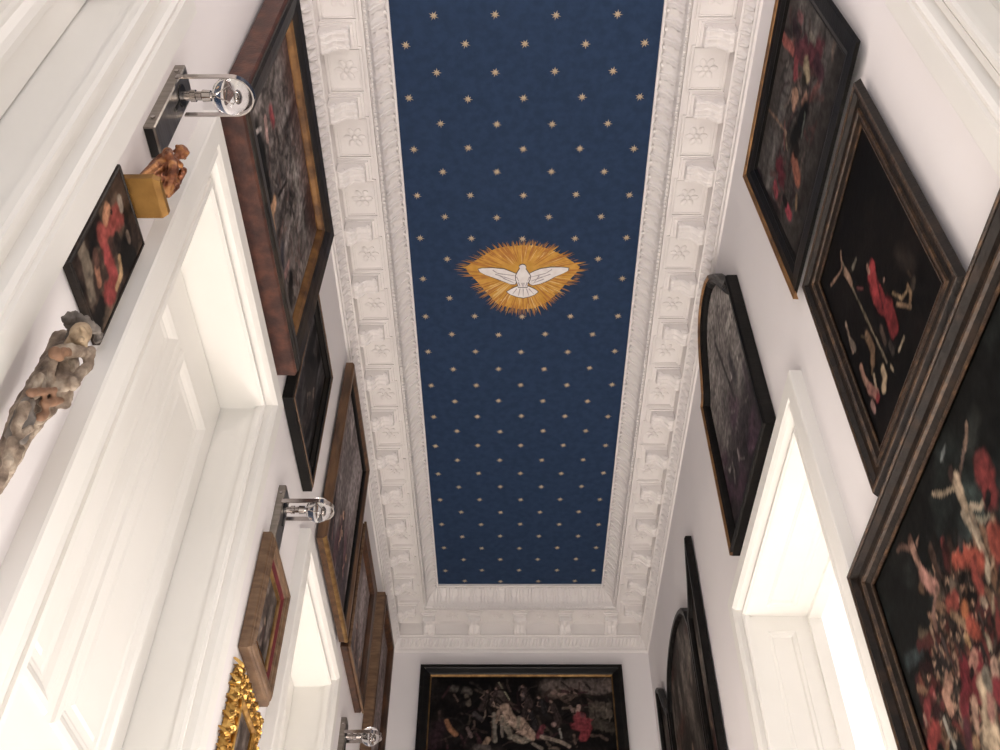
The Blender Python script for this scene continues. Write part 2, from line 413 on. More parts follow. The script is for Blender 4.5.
for i in range(420):
    a = RNG.uniform(0, 2*math.pi); R = halo_r(a); kind = ('ray_amber','ray_amber','ray_pale','ray_gold','ray_brown')[RNG.randint(5)]
    up = math.sin(a) < 0
    if kind == 'ray_pale' and up and RNG.rand() < 0.6: kind = 'ray_amber'
    r0 = R*RNG.uniform(0.25, 0.85); r1 = R*RNG.uniform(0.88, 1.12) if kind != 'ray_pale' else R*RNG.uniform(0.6, 1.05)
    if kind == 'ray_brown': r0 = R*RNG.uniform(0.8, 0.95); r1 = R*RNG.uniform(1.02, 1.14)
    wd = RNG.uniform(2.2, 5.0); h = 0.0012+0.0006*RNG.rand(); c, s = math.cos(a), math.sin(a)
    m_ = bm_by[kind]; rm = r0*0.5+r1*0.5
    m_.add([dove_pt(515+c*r0, 330+s*r0, h), dove_pt(515+c*rm-s*wd, 330+s*rm+c*wd, h), dove_pt(515+c*r1, 330+s*r1, h), dove_pt(515+c*rm+s*wd, 330+s*rm-c*wd, h)], [(0,1,2,3)])
for k, m_ in bm_by.items(): tag(m_.build('rays', k, mur), kind='stuff')
def flat(name, pts, mname, h, th=0.0008):
    mb = MB(); lo = [dove_pt(x, y, h) for x, y in pts]; hi = [dove_pt(x, y, h-th) for x, y in pts]
    mb.loft([lo, hi]); return mb.build(name, mname, mur)
WL = [(240,305),(262,299),(330,298),(400,305),(445,322),(478,335),(480,372),(470,398),(440,398),(400,382),(360,366),(320,352),(280,338),(250,322)]
WR = [(555,335),(590,318),(630,303),(690,294),(760,293),(803,298),(800,314),(770,330),(720,350),(680,372),(630,394),(580,404),(562,398),(552,372)]
TL = [(490,410),(545,410),(575,422),(600,435),(612,447),(590,464),(560,475),(520,483),(480,476),(440,462),(418,446),(440,432),(465,420)]
BD = [(500,300),(495,288),(503,279),(516,275),(530,279),(538,290),(535,303),(550,325),(564,345),(560,370),(548,392),(545,415),(490,415),(484,392),(474,368),(474,345),(484,325)]
for nm, P_ in (('wing', WL), ('wing', WR), ('tail', TL), ('body', BD)):
    cx = sum(p[0] for p in P_)/len(P_); cy = sum(p[1] for p in P_)/len(P_)
    big = []
    for x, y in P_:
        l = math.hypot(x-cx, y-cy); big.append((x+(x-cx)/l*5.5, y+(y-cy)/l*5.5))
    flat(nm+'_outline', big, 'dove_line', 0.0024 if nm != 'body' else 0.0036)
    flat(nm, P_, 'dove_white', 0.0032 if nm != 'body' else 0.0044)
mb = MB()
def line(p, q, w, h):
    l = math.hypot(q[0]-p[0], q[1]-p[1]); nx, ny = -(q[1]-p[1])/l*w, (q[0]-p[0])/l*w
    mb.quad(dove_pt(p[0]+nx, p[1]+ny, h), dove_pt(p[0]-nx, p[1]-ny, h), dove_pt(q[0]-nx*.4, q[1]-ny*.4, h), dove_pt(q[0]+nx*.4, q[1]+ny*.4, h))
for a, b in (((330,310),(360,330)),((360,330),(470,345)),((345,335),(400,352)),((400,352),(470,375)),((395,360),(460,388)),((375,345),(420,372)),((700,305),(660,330)),((660,330),(570,352)),((690,335),(640,352)),((640,352),(570,378)),((650,365),(580,392)),((620,345),(590,385)),((480,425),(455,458)),((500,425),(490,470)),((520,425),(520,475)),((540,425),(555,468)),((555,425),(585,458))):
    line(a, b, 3.2, 0.0037)
for a, b in (((490,385),(500,410)),((545,385),(535,410)),((512,388),(516,412)),((525,388),(522,412)),((478,350),(492,378)),((560,350),(548,378))): line(a, b, 4, 0.0047)
mb.build('feather_lines', 'dove_grey', mur)

# ------------------------------------------------------------------ doors
CAS = [(0,0),(0,0.028),(0.004,0.031),(0.046,0.031),(0.050,0.026),(0.054,0.028),(0.060,0.030),(0.066,0.024),(0.070,0.008),(0.092,0.007),(0.094,0.018),(0.104,0.019),(0.108,0.014),(0.108,0)]
PAN = [(0,0),(0.003,0.005),(0.014,0.006),(0.024,0.002),(0.034,-0.004),(0.040,-0.004),(0.046,-0.006),(0.060,-0.006),(0.066,-0.003)]
def casing(parent, x, sgn, y0, y1, side_lo=ZF):
    # path runs up one side, over, and down the other; outline is the outer edge
    a, b, t = y0-0.10, y1+0.10, OT+0.11
    mb = MB()
    # right of path must be the opening: counter-clockwise in (u,v) = go up the far side first
    pts = [(b, side_lo), (b, t), (a, t), (a, side_lo)]
    sweep(mb, pts, CAS, closed=False, plane=lambda u, v, w: (x+sgn*w, u, v))
    return mb.build('casing', 'gloss_paint', parent)
def left_door(n, y0, y1, xleaf):
    root = empty('door_%d' % n); tag(root, kind='structure')
    casing(root, XL, 1, y0, y1)
    mb = MB(); mb.box(xleaf-0.04, XL+0.013, y0-0.012, y0+0.0, ZF, OT); mb.box(xleaf-0.04, XL+0.013, y1, y1+0.012, ZF, OT); mb.box(xleaf-0.04, XL+0.013, y0-0.012, y1+0.012, OT, OT+0.012)
    mb.build('jamb', 'gloss_paint', root)
    wd, ht = y1-y0-0.006, OT-ZF-0.01
    mb = MB(); P = lambda u, v, w: (xleaf+w, y0+0.003+u, ZF+0.005+v)
    m = wd/2; e = 0.048
    v_hi = (1.52-ZF-0.005) - (1.635-OT); v_md = 0.70-ZF; 
    rects = []
    for a, b in ((e, m-0.012), (m+0.012, wd-e)):
        rects += [(a, b, v_md, v_hi), (a, b, 1.02, v_md-0.10), (a, b, 0.20, 0.92)]
    us = [0, wd]
    # board
    paneled(mb, P, wd, ht, rects, PAN)
    o = len(mb.f)
    for q in (((0,0),(wd,0)),((wd,0),(wd,ht)),((wd,ht),(0,ht)),((0,ht),(0,0))):
        (a, b), (c, d) = q; mb.quad(P(a,b,0), P(c,d,0), P(c,d,-0.04), P(a,b,-0.04))
    mb.quad(P(0,0,-0.04), P(wd,0,-0.04), P(wd,ht,-0.04), P(0,ht,-0.04))
    leaf = mb.build('door_leaf', 'gloss_paint', root)
    mb = MB(); c = P(m-0.05, 1.0, 0); mb.tube([c, (c[0]+0.05, c[1], c[2])], 0.008); mb.ball((c[0]+0.06, c[1], c[2]), (0.018,0.025,0.025)); mb.build('door_knob', 'gilt', leaf, True)
left_door(1, *LD[0], -0.668); left_door(2, *LD[1], -0.668); left_door(3, *LD[2], -0.685)
RPAN = [(0,0),(0.003,-0.004),(0.010,-0.006),(0.014,-0.012)]
def right_door(n, y0, y1, room):
    root = empty('door_%d' % n); tag(root, kind='structure')
    casing(root, XR, -1, y0, y1)
    xa, xb, xc = XR-0.013, 0.868, 0.905
    dep = xb-xa; ht = OT-ZF
    for nm, y, s in (('jamb', y1, -1), ('jamb', y0, 1)):
        mb = MB(); P = lambda u, v, w, y=y, s=s: (xa+u, y+s*w, ZF+v)
        paneled(mb, P, dep, ht, [(0.058, dep-0.042, 1.15, ht-0.05), (0.058, dep-0.042, 0.18, 1.05)], RPAN)
        o_ = sorted((y, y+0.014*s)); mb.box(xb, xc, o_[0], o_[1], ZF, OT-0.014)
        mb.build(nm, 'gloss_paint', root)
    mb = MB(); P = lambda u, v, w: (xa+u, y0+v, OT-w)
    paneled(mb, P, dep, y1-y0, [(0.055, dep-0.040, 0.05, y1-y0-0.05)], RPAN)
    mb.box(xb, xc, y0, y1, OT-0.014, OT)
    mb.build('soffit', 'gloss_paint', root)
    mb = MB(); mb.box(xa, xc, y0-0.024, y0-0.013, ZF, OT+0.024); mb.box(xa, xc, y1+0.013, y1+0.024, ZF, OT+0.024); mb.box(xa, xc, y0-0.013, y1+0.013, OT+0.013, OT+0.024); mb.build('lining', 'gloss_paint', root)
    if not room:
        mb = MB(); wd = y1-y0-0.004; P = lambda u, v, w: (xb-w, y0+0.002+u, ZF+0.005+v)
        e = 0.055; m = wd/2
        rects = []
        for a, b in ((e, m-0.012), (m+0.012, wd-e)): rects += [(a, b, 1.85, ht-0.12), (a, b, 1.02, 1.75), (a, b, 0.20, 0.92)]
        paneled(mb, P, wd, ht-0.02, rects, PAN)
        mb.quad(P(0,0,-0.04), P(wd,0,-0.04), P(wd,ht-0.02,-0.04), P(0,ht-0.02,-0.04))
        mb.build('door_leaf', 'gloss_paint', root)
right_door(4, *RD[0], False); right_door(5, *RD[1], True)
# the bright room beyond the right-hand door
for nm, b in (('wall_room_east', (2.9,3.0,0.6,4.4,ZF,2.4)), ('wall_room_north', (0.9,2.9,4.3,4.4,ZF,2.4)), ('wall_room_south', (0.9,2.9,0.6,0.7,ZF,2.4)), ('ceiling_room', (0.9,3.0,0.6,4.4,2.4,2.45))):
    mb = MB(); mb.box(*b); tag(mb.build(nm, 'wall_paint'), kind='structure')

# ------------------------------------------------------------------ paintings
def vnoise(X, Y, seed):
    r = np.random.RandomState(seed); T = r.rand(64, 64)
    xi = np.floor(X).astype(int); yi = np.floor(Y).astype(int); fx = X-xi; fy = Y-yi
    fx = fx*fx*(3-2*fx); fy = fy*fy*(3-2*fy)
    a = T[yi % 64, xi % 64]; b = T[yi % 64, (xi+1) % 64]; c = T[(yi+1) % 64, xi % 64]; d = T[(yi+1) % 64, (xi+1) % 64]
    return (a*(1-fx)+b*fx)*(1-fy)+(c*(1-fx)+d*fx)*fy
def fbm(X, Y, seed, o=4):
    s = 0; a = 0.5
    for k in range(o): s = s+a*vnoise(X*2**k, Y*2**k, seed+k); a *= 0.5
    return s
class Paint:
    def __init__(s, u0, u1, v0, v1, cell, to_uv):
        s.nu = max(4, int((u1-u0)/cell)); s.nv = max(4, int((v1-v0)/cell))
        s.U, s.V = np.meshgrid(np.linspace(u0, u1, s.nu+1), np.linspace(v0, v1, s.nv+1))
        s.C = np.zeros(s.U.shape+(3,)); s.to_uv = to_uv; s.rng = np.random.RandomState(5); s.box = (u0, u1, v0, v1)
    def fill(s, c): s.C[:] = lin(c)
    def mix(s, m, c, a=1.0):
        m = np.clip(m*a, 0, 1)[..., None]; s.C = s.C*(1-m)+np.array(lin(c))*m
    def clouds(s, c, fu, fv, seed, lo=0.4, hi=0.6, a=1.0, mask=None):
        n = fbm(s.U*fu+50, s.V*fv+50, seed); m = np.clip((n-lo)/(hi-lo), 0, 1)
        if mask is not None: m = m*mask
        s.mix(m, c, a)
    def grad(s, pa, pb):   # 0 at pa .. 1 at pb (uv)
        d = np.array(pb)-np.array(pa); return np.clip(((s.U-pa[0])*d[0]+(s.V-pa[1])*d[1])/(d@d), 0, 1)
    def stroke_uv(s, pts, w, c, a=1.0, soft=0.35, w2=None, rough=0.3):
        best = np.full(s.U.shape, 9.0); n = max(1, len(pts)-1)
        q = pts if len(pts) > 1 else [pts[0], (pts[0][0]+1e-4, pts[0][1])]
        for i in range(len(q)-1):
            ax, ay = q[i]; bx, by = q[i+1]; dx, dy = bx-ax, by-ay; L2 = dx*dx+dy*dy+1e-12
            t = np.clip(((s.U-ax)*dx+(s.V-ay)*dy)/L2, 0, 1)
            ww = w if w2 is None else w+(w2-w)*((i+t)/(len(q)-1))
            best = np.minimum(best, np.hypot(s.U-ax-t*dx, s.V-ay-t*dy)/ww*2)
        nz = (fbm(s.U*45+20, s.V*45+20, s.rng.randint(999), 3)-0.45)*rough*2
        s.mix(np.clip((1+nz-best)/soft, 0, 1), c, a)
    def stroke(s, pts, w, c, **k): s.stroke_uv([s.to_uv(*p) for p in pts], w, c, **k)
    def figure(s, u, v, h, lean, skin, robe, robe2=None):
        c, sn = math.cos(lean), math.sin(lean); P = lambda x, y: (u+(x*c+y*sn)*h, v+(-x*sn+y*c)*h)
        s.stroke_uv([P(0,.02), P(.02,.4), P(0,.72)], .34*h, robe, w2=.24*h, rough=.5)
        if robe2: s.stroke_uv([P(-.1,.05), P(-.04,.5)], .12*h, robe2, a=.85, rough=.5)
        dk = tuple(int(x*.35) for x in robe)
        s.stroke_uv([P(.07,.05), P(.06,.55)], .05*h, dk, a=.8); s.stroke_uv([P(-.12,.3), P(.1,.45)], .03*h, dk, a=.6)
        s.stroke_uv([P(-.02,.85)], .17*h, skin); s.stroke_uv([P(.01,.92), P(.06,.84)], .09*h, (38,26,20), a=.9)
        s.stroke_uv([P(-.12,.66), P(-.22,.5), P(-.1,.42)], .06*h, skin, a=.6)
    def crowd(s, spots, palette, h, seed):
        r = np.random.RandomState(seed)
        for (u, v) in sorted(spots, key=lambda p: -p[1]):
            k = h*r.uniform(.75, 1.2); sk = ((168,128,100),(150,112,88),(182,146,116))[r.randint(3)]
            s.figure(u, v, k, r.uniform(-.5,.5), sk, palette[r.randint(len(palette))], palette[r.randint(len(palette))] if r.rand() < .5 else None)
    def finish(s, gain):
        n = fbm(s.U*70+9, s.V*70+5, 77, 3)+0.6*fbm(s.U*160+3, s.V*40+1, 55, 2)
        s.C = s.C*gain*np.clip(0.25+1.25*n, 0.2, 1.9)[..., None]
        g = s.C.mean(-1, keepdims=True); s.C = g+(s.C-g)*0.78
    def dabs(s, n, poly, palette, size, seed, a=.9):
        # short brush marks scattered inside a photo polygon
        r = np.random.RandomState(seed); P = np.array([s.to_uv(*q) for q in poly]); ins = poly_inside([tuple(x) for x in P])
        lo, hi = P.min(0), P.max(0); k = 0
        while k < n:
            u, v = r.uniform(lo[0], hi[0]), r.uniform(lo[1], hi[1])
            if not ins(np.array([u]), np.array([v]))[0]: lo = lo; k += 0.2; continue
            k += 1; l = size*r.uniform(.5, 1.8); t = r.uniform(0, math.pi); b = r.uniform(-.6, .6)
            m = (u+l*math.cos(t), v+l*math.sin(t)); e = (m[0]+l*math.cos(t+b), m[1]+l*math.sin(t+b))
            c = np.array(palette[r.randint(len(palette))])*r.uniform(.6, 1.15)
            s.patch([(u, v), m, e], size*r.uniform(.45, .9), tuple(np.clip(c, 0, 255)), a)
    def patch(s, pts, w, c, a):
        # a stroke evaluated only near itself
        us = [p[0] for p in pts]; vs = [p[1] for p in pts]; U1 = s.U[0]; V1 = s.V[:, 0]
        i0, i1 = np.searchsorted(U1, min(us)-w), np.searchsorted(U1, max(us)+w); j0, j1 = np.searchsorted(V1, min(vs)-w), np.searchsorted(V1, max(vs)+w)
        if i1-i0 < 2 or j1-j0 < 2: return
        keep = (s.U, s.V, s.C); s.U, s.V, s.C = s.U[j0:j1, i0:i1], s.V[j0:j1, i0:i1], s.C[j0:j1, i0:i1]
        s.stroke_uv(pts, w, c, a=a, rough=.5); sub = s.C; s.U, s.V, s.C = keep; s.C[j0:j1, i0:i1] = sub
    def obj(s, parent, h, inside=None, name='canvas'):
        nv, nu = s.nv+1, s.nu+1
        V = np.stack([s.U, np.full(s.U.shape, -h), s.V], -1).reshape(-1, 3)
        idx = np.arange(nv*nu).reshape(nv, nu); q = np.stack([idx[:-1,:-1], idx[:-1,1:], idx[1:,1:], idx[1:,:-1]], -1).reshape(-1, 4)
        if inside is not None:
            cu = (s.U[:-1,:-1]+s.U[1:,1:])/2; cv = (s.V[:-1,:-1]+s.V[1:,1:])/2
            q = q[inside(cu, cv).reshape(-1)]
        used = np.unique(q); rm = np.full(len(V), -1); rm[used] = np.arange(len(used)); q = rm[q]; V = V[used]; C = s.C.reshape(-1, 3)[used]
        me = bpy.data.meshes.new(name); me.vertices.add(len(V)); me.vertices.foreach_set('co', V.astype(np.float32).ravel())
        me.loops.add(q.size); me.loops.foreach_set('vertex_index', q.astype(np.int32).ravel())
        me.polygons.add(len(q)); me.polygons.foreach_set('loop_start', np.arange(0, q.size, 4, dtype=np.int32)); me.polygons.foreach_set('loop_total', np.full(len(q), 4, dtype=np.int32))
        me.update(calc_edges=True)
        at = me.color_attributes.new('paint', 'FLOAT_COLOR', 'POINT'); at.data.foreach_set('color', np.concatenate([C, np.ones((len(C), 1))], 1).astype(np.float32).ravel())
        me.materials.append(MATS['oil_paint']); me.validate()
        o = bpy.data.objects.new(name, me); COL.objects.link(o); o.parent = parent; return o
def poly_inside(poly):
    P = np.array(poly)
    def f(u, v):
        r = np.zeros(u.shape, bool)
        for i in range(len(P)):
            (x0, y0), (x1, y1) = P[i-1], P[i]
            if y0 == y1: continue
            r ^= ((y0 > v) != (y1 > v)) & (u < (x1-x0)*(v-y0)/(y1-y0)+x0)
        return r
    return f
SIDE = {'L': math.pi/2, 'R': -math.pi/2, 'B': 0.0}
def hang(name, label, cat, side, a0, a1, z0, gap=0.002, lean=0.0, group=None):
    c = (a0+a1)/2
    loc = {'L': (XL+gap, c, z0), 'R': (XR-gap, c, z0), 'B': (c, D-gap, z0)}[side]
    return tag(empty(name, loc, SIDE[side], lean), label, cat, group)
def uv_fn(side, a0, a1, z0, h):
    c = (a0+a1)/2
    def f(px, py):
        if side == 'B': p = on(px, py, 1, D-h); return (p.x-c, p.z-z0)
        p = on(px, py, 0, XL+h if side == 'L' else XR-h)
        return ((p.y-c)*(1 if side == 'L' else -1), p.z-z0)
    return f
def framed(name, label, side, a0, a1, z0, z1, layers, canvas_inset, canvas_h, painter, lean=0.0, cell=0.005, shape=None, gap=0.002, cat='painting', proj_h=None, gain=1.0):
    root = hang(name, label, cat, side, a0, a1, z0, gap, lean)
    w, h = a1-a0, z1-z0
    pts = shape or [(-w/2, 0), (w/2, 0), (w/2, h), (-w/2, h)]
    for nm, mt, prof, sm in layers:
        mb = MB()
        if sm == 'far': sweep(mb, pts[2:]+[pts[0]], prof, closed=False)     # only along the top and the far side
        elif sm == 'arch': sweep(mb, pts[8:]+[pts[0]], prof, closed=False)
        elif sm == 'bottom': sweep(mb, pts[:2], prof, closed=False)
        else: sweep(mb, pts, prof)
        mb.build(nm, mt, root, sm is True)
    ci = canvas_inset; us = [p[0] for p in pts]; vs = [p[1] for p in pts]
    pa = Paint(min(us)+ci, max(us)-ci, min(vs)+ci, max(vs)-ci, cell, uv_fn(side, a0, a1, z0, proj_h or canvas_h))
    painter(pa); pa.finish(gain)
    pa.obj(root, canvas_h, poly_inside(offset_poly(pts, ci)) if shape else None)
    mb = MB(); q = offset_poly(pts, ci*0.5); mb.add([(u, -0.004, v) for u, v in q], [tuple(range(len(q)))]); mb.build('backing', 'black_wood', root)
    return root
Z = lambda ox, oy, s: (lambda *pts: [(ox+x*s, oy+y*s) for x, y in pts])

# ---- left wall
def p_big(p):
    p.fill((84,76,72)); u0, u1, v0, v1 = p.box
    p.clouds((118,110,106), 26, 5, 3, .4, .7); p.clouds((52,46,44), 20, 4, 9, .5, .65)
    p.mix(p.grad((0, v1), (0, v1-.14))[...]*0+np.clip((p.V-(v1-.12))/.12, 0, 1), (66,34,28), .8)
    a, b = Z(200,0,.2), Z(160,150,.2)
    p.stroke(b((500,20),(515,120),(530,240)), .10, (16,15,13), soft=.6); p.stroke(a((270,650),(290,740)), .07, (16,15,13), soft=.6)
    p.dabs(120, [(255,90),(275,60),(300,240),(290,320),(275,260)], [(60,52,48),(36,32,30),(104,94,90),(84,60,54),(26,24,22)], .022, 42, .6)
    p.stroke(a((335,560),(345,600)), .05, (118,46,50), soft=.6); p.stroke(a((310,600),(320,690)), .03, (142,112,104)); p.stroke(a((290,640),(265,665)), .012, (150,140,134))
    p.stroke(b((560,260),(545,330),(560,400)), .04, (150,112,78)); p.stroke(b((610,160),(575,230)), .012, (30,26,24))
    p.stroke(b((600,480),(600,640)), .05, (40,40,50), soft=.7); p.stroke(b((630,560),(600,690)), .025, (120,88,84)); p.stroke(b((640,640),(640,740)), .07, (20,18,18), soft=.6)
    p.stroke(b((640,60),(700,420)), .05, (124,118,110), a=.5, soft=.9)
framed('altarpiece_panel_painting', 'large grey painting in a deep red-brown box frame with a black face', 'L', 0.975, 1.735, 1.832, 2.43,
    [('frame_side', 'redbrown_wood', [(0,0),(0,0.046),(0.006,0.050),(0.014,0.050),(0.014,0)], False),
     ('frame', 'dark_frame', [(0.008,0.02),(0.008,0.054),(0.016,0.058),(0.040,0.055),(0.058,0.050),(0.066,0.046),(0.066,0.02)], False),
     ('gilt_slip', 'bronze_edge', [(0.066,0.02),(0.066,0.045),(0.075,0.040),(0.080,0.030),(0.080,0.02)], False)], 0.080, 0.026, p_big, lean=math.radians(1.6), gain=1.5)
def p_dark(p):
    p.fill((16,15,15)); p.clouds((84,80,80), 30, 7, 4, .5, .75, .8); p.clouds((44,38,36), 14, 8, 8, .5, .7)
    p.figure(.02, .08, .22, .2, (112,96,84), (52,44,42)); p.figure(-.07, .06, .2, -.2, (100,84,74), (40,36,40))
framed('small_dark_painting', 'near-black painting in a narrow black frame, beside the red-brown box frame', 'L', 1.815, 2.19, 1.832, 2.30,
    [('frame', 'black_wood', [(0,0),(0,0.026),(0.006,0.028),(0.030,0.028),(0.030,0)], False),
     ('gilt_slip', 'oak_frame', [(0.008,0.027),(0.008,0.030),(0.014,0.030),(0.014,0.027)], False),
     ('inner_frame', 'black_wood', [(0.030,0),(0.030,0.024),(0.042,0.016),(0.042,0)], False)], 0.04, 0.012, p_dark, gain=1.3)
def p_mauve(p):
    u0, u1, v0, v1 = p.box
    p.fill((98,88,86)); p.clouds((132,122,120), 12, 4, 13, .45, .7); p.mix(np.clip((v1*.62-p.V)/(.3), 0, 1), (44,36,38), .85)
    p.clouds((88,46,58), 9, 5, 17, .5, .72, .6, np.clip((v1*.6-p.V)/.1, 0, 1)); p.clouds((150,140,138), 40, 9, 23, .56, .75, .5)
    p.crowd([(u0+(u1-u0)*x, v0+.04+.1*((i*37) % 5)/5) for i, x in enumerate(np.linspace(.15, .85, 6))], [(70,44,52),(48,40,40),(96,66,60),(60,52,58)], .2, 3)
framed('tall_brown_framed_painting', 'mauve-grey painting in a plain brown frame, above the farther door', 'L', 2.42, 3.0, 1.845, 2.62,
    [('frame', 'brown_wood', [(0,0),(0,0.024),(0.006,0.030),(0.022,0.030),(0.034,0.024),(0.040,0.020),(0.040,0)], False),
     ('gilt_edge', 'gilt', [(-0.002,0.019),(-0.002,0.028),(0.004,0.032),(0.008,0.031)], 'bottom'),
     ('inner_frame', 'black_wood', [(0.040,0),(0.040,0.022),(0.048,0.018),(0.052,0.012),(0.052,0)], False)], 0.05, 0.010, p_mauve, gap=0.008, gain=1.5)
mb = MB()
def p_grey(seed):
    def f(p):
        u0, u1, v0, v1 = p.box
        p.fill((112,98,96)); p.clouds((138,124,122), 16, 5, seed, .45, .7); p.mix(np.clip((v0+.16-p.V)/.12, 0, 1), (48,38,36), .8); p.clouds((78,58,56), 10, 7, seed+5, .52, .7, .7)
        p.crowd([(u0+(u1-u0)*x, v0+.02) for x in (.2, .42, .65, .85)], [(84,62,60),(60,50,48),(104,84,76)], .18, seed)
    return f
framed('walnut_framed_painting', 'grey painting in a dark walnut frame, between the two brown-framed pictures', 'L', 3.065, 3.53, 1.868, 2.41,
    [('frame', 'walnut', [(0,0),(0,0.022),(0.004,0.026),(0.004,0.034),(0.034,0.030),(0.044,0.020),(0.044,0)], False),
     ('pale_edge', 'oak_frame', [(-0.002,0.028),(-0.002,0.036),(0.003,0.036),(0.003,0.028)], False)], 0.042, 0.012, p_grey(31), gain=1.2)
framed('end_brown_framed_painting', 'grey painting in a golden-brown frame, hung nearest the end wall', 'L', 3.75, 4.20, 1.58, 2.56,
    [('frame', 'oak_frame', [(0,0),(0,0.036),(0.010,0.040),(0.010,0)], False),
     ('inner_frame', 'walnut', [(0.010,0),(0.010,0.043),(0.030,0.042),(0.042,0.030),(0.042,0)], False)], 0.04, 0.016, p_grey(47), gain=1.2)
def p_red(p):
    z = Z(0,150,.2); p.fill((62,46,38)); p.clouds((104,84,66), 30, 22, 2, .5, .7); p.clouds((24,20,18), 26, 26, 6, .5, .62)
    p.stroke(z((400,470),(430,600),(450,720)), .035, (112,98,82), rough=.7); p.stroke(z((640,500),(660,560)), .05, (20,18,16)); p.stroke(z((620,330)), .03, (18,16,16))
    p.stroke(z((500,420),(560,360),(580,330)), .045, (140,56,46), rough=.6); p.stroke(z((530,300),(520,340)), .026, (176,118,80)); p.stroke(z((590,250),(600,290)), .02, (146,132,116))
    p.stroke(z((545,470),(540,520)), .03, (70,46,38)); p.stroke(z((530,530),(560,640),(540,700)), .045, (146,50,46), rough=.6); p.stroke(z((590,540),(600,620),(575,690)), .014, (178,140,92))
    p.stroke(z((480,600),(490,660)), .02, (150,98,70)); p.stroke(z((630,420),(640,450)), .014, (120,100,84)); p.stroke(z((550,310)), .010, (44,28,22)); p.stroke(z((470,520),(480,570)), .02, (92,60,48))
framed('unframed_saint_panel', 'small painting of red-robed figures with a thin dark edge, under the gilt statuette', 'L', 0.787, 0.932, 1.046, 1.285,
    [('frame', 'worn_frame', [(0,0),(0,0.010),(0.002,0.012),(0.005,0.012),(0.006,0.009),(0.006,0)], False)], 0.005, 0.010, p_red, cell=0.0025, gain=0.95)
def p_brown(p):
    p.fill((72,60,54)); p.clouds((120,108,100), 34, 12, 12, .5, .7); p.clouds((36,30,28), 16, 12, 22, .5, .65); p.figure(0, .01, .16, 0, (140,116,96), (64,48,44), (110,96,88))
framed('velvet_lined_picture', 'small picture with red velvet slip in a deep oak frame, above the carved gilt frame', 'L', 1.905, 2.165, 1.16, 1.47,
    [('frame', 'oak_frame', [(0,0),(0,0.020),(0.004,0.024),(0.008,0.024),(0.010,0.028),(0.018,0.032),(0.026,0.030),(0.030,0.026),(0.036,0.026),(0.040,0.022),(0.040,0)], False),
     ('velvet_slip', 'velvet', [(0.038,0.0),(0.040,0.022),(0.058,0.016),(0.058,0)], False), ('gilt_slip', 'gilt', [(0.057,0),(0.057,0.019),(0.064,0.016),(0.064,0)], False)], 0.060, 0.012, p_brown, cell=0.003)
gf = framed('carved_gilt_picture', 'picture in a richly carved and pierced gold leaf frame, beneath the red velvet-lined picture', 'L', 1.905, 2.165, 0.78, 1.125,
    [('frame', 'gold_leaf', [(0.008,0),(0.008,0.010),(0.020,0.018),(0.040,0.012),(0.052,0.010),(0.052,0)], False),
     ('gilt_slip', 'gold_leaf', [(0.052,0),(0.052,0.018),(0.058,0.020),(0.064,0.014),(0.064,0)], False)], 0.060, 0.010, p_brown, cell=0.004)
def leaf_blob(mb, c, ang, l, wd, h0):
    u = Vector((math.cos(ang), 0, math.sin(ang))); s = Vector((-math.sin(ang), 0, math.cos(ang))); n = Vector((0,-1,0)); rings = []
    for i in range(6):
        t = i/5; p = Vector(c)+u*(l*t)+n*(h0+0.012*math.sin(math.pi*(0.25+0.75*t)))-n*(0.006*t*t)+s*(0.12*l*math.sin(3*t)); w_ = wd*(0.35,0.8,1.0,0.8,0.62,0.12)[i]
        rings.append([p-s*w_-n*0.004, p-s*w_*0.45+n*0.003, p+n*0.001, p+s*w_*0.45+n*0.003, p+s*w_-n*0.004])
    mb.loft(rings, closed_ring=False, cap=False)
mb = MB(); W_, H_ = 0.26, 0.345
for side in range(4):
    L_ = W_ if side % 2 == 0 else H_; n = int(L_/0.019)
    for k in range(n):
        t = (k+0.5)/n
        for row, (ins, base) in enumerate(((0.012, -1), (0.024, -1), (0.036, 1))):
            if side == 0: c = (-W_/2+t*W_, 0, ins); out = -math.pi/2
            elif side == 1: c = (W_/2-ins, 0, t*H_); out = 0
            elif side == 2: c = (W_/2-t*W_, 0, H_-ins); out = math.pi/2
            else: c = (-W_/2+ins, 0, H_-t*H_); out = math.pi
            a = out+(0.75 if (k+row) % 2 else -0.75)+random.uniform(-.3,.3)+(math.pi if row == 2 else 0)
            leaf_blob(mb, c, a, random.uniform(0.018, 0.027), random.uniform(0.005, 0.008), 0.006)
            if row == 1: mb.ball((c[0], -0.016, c[2]), random.uniform(0.003, 0.006), 7, 5)
tag(mb.build('carved_leaves', 'gold_leaf', gf, True), kind='stuff')

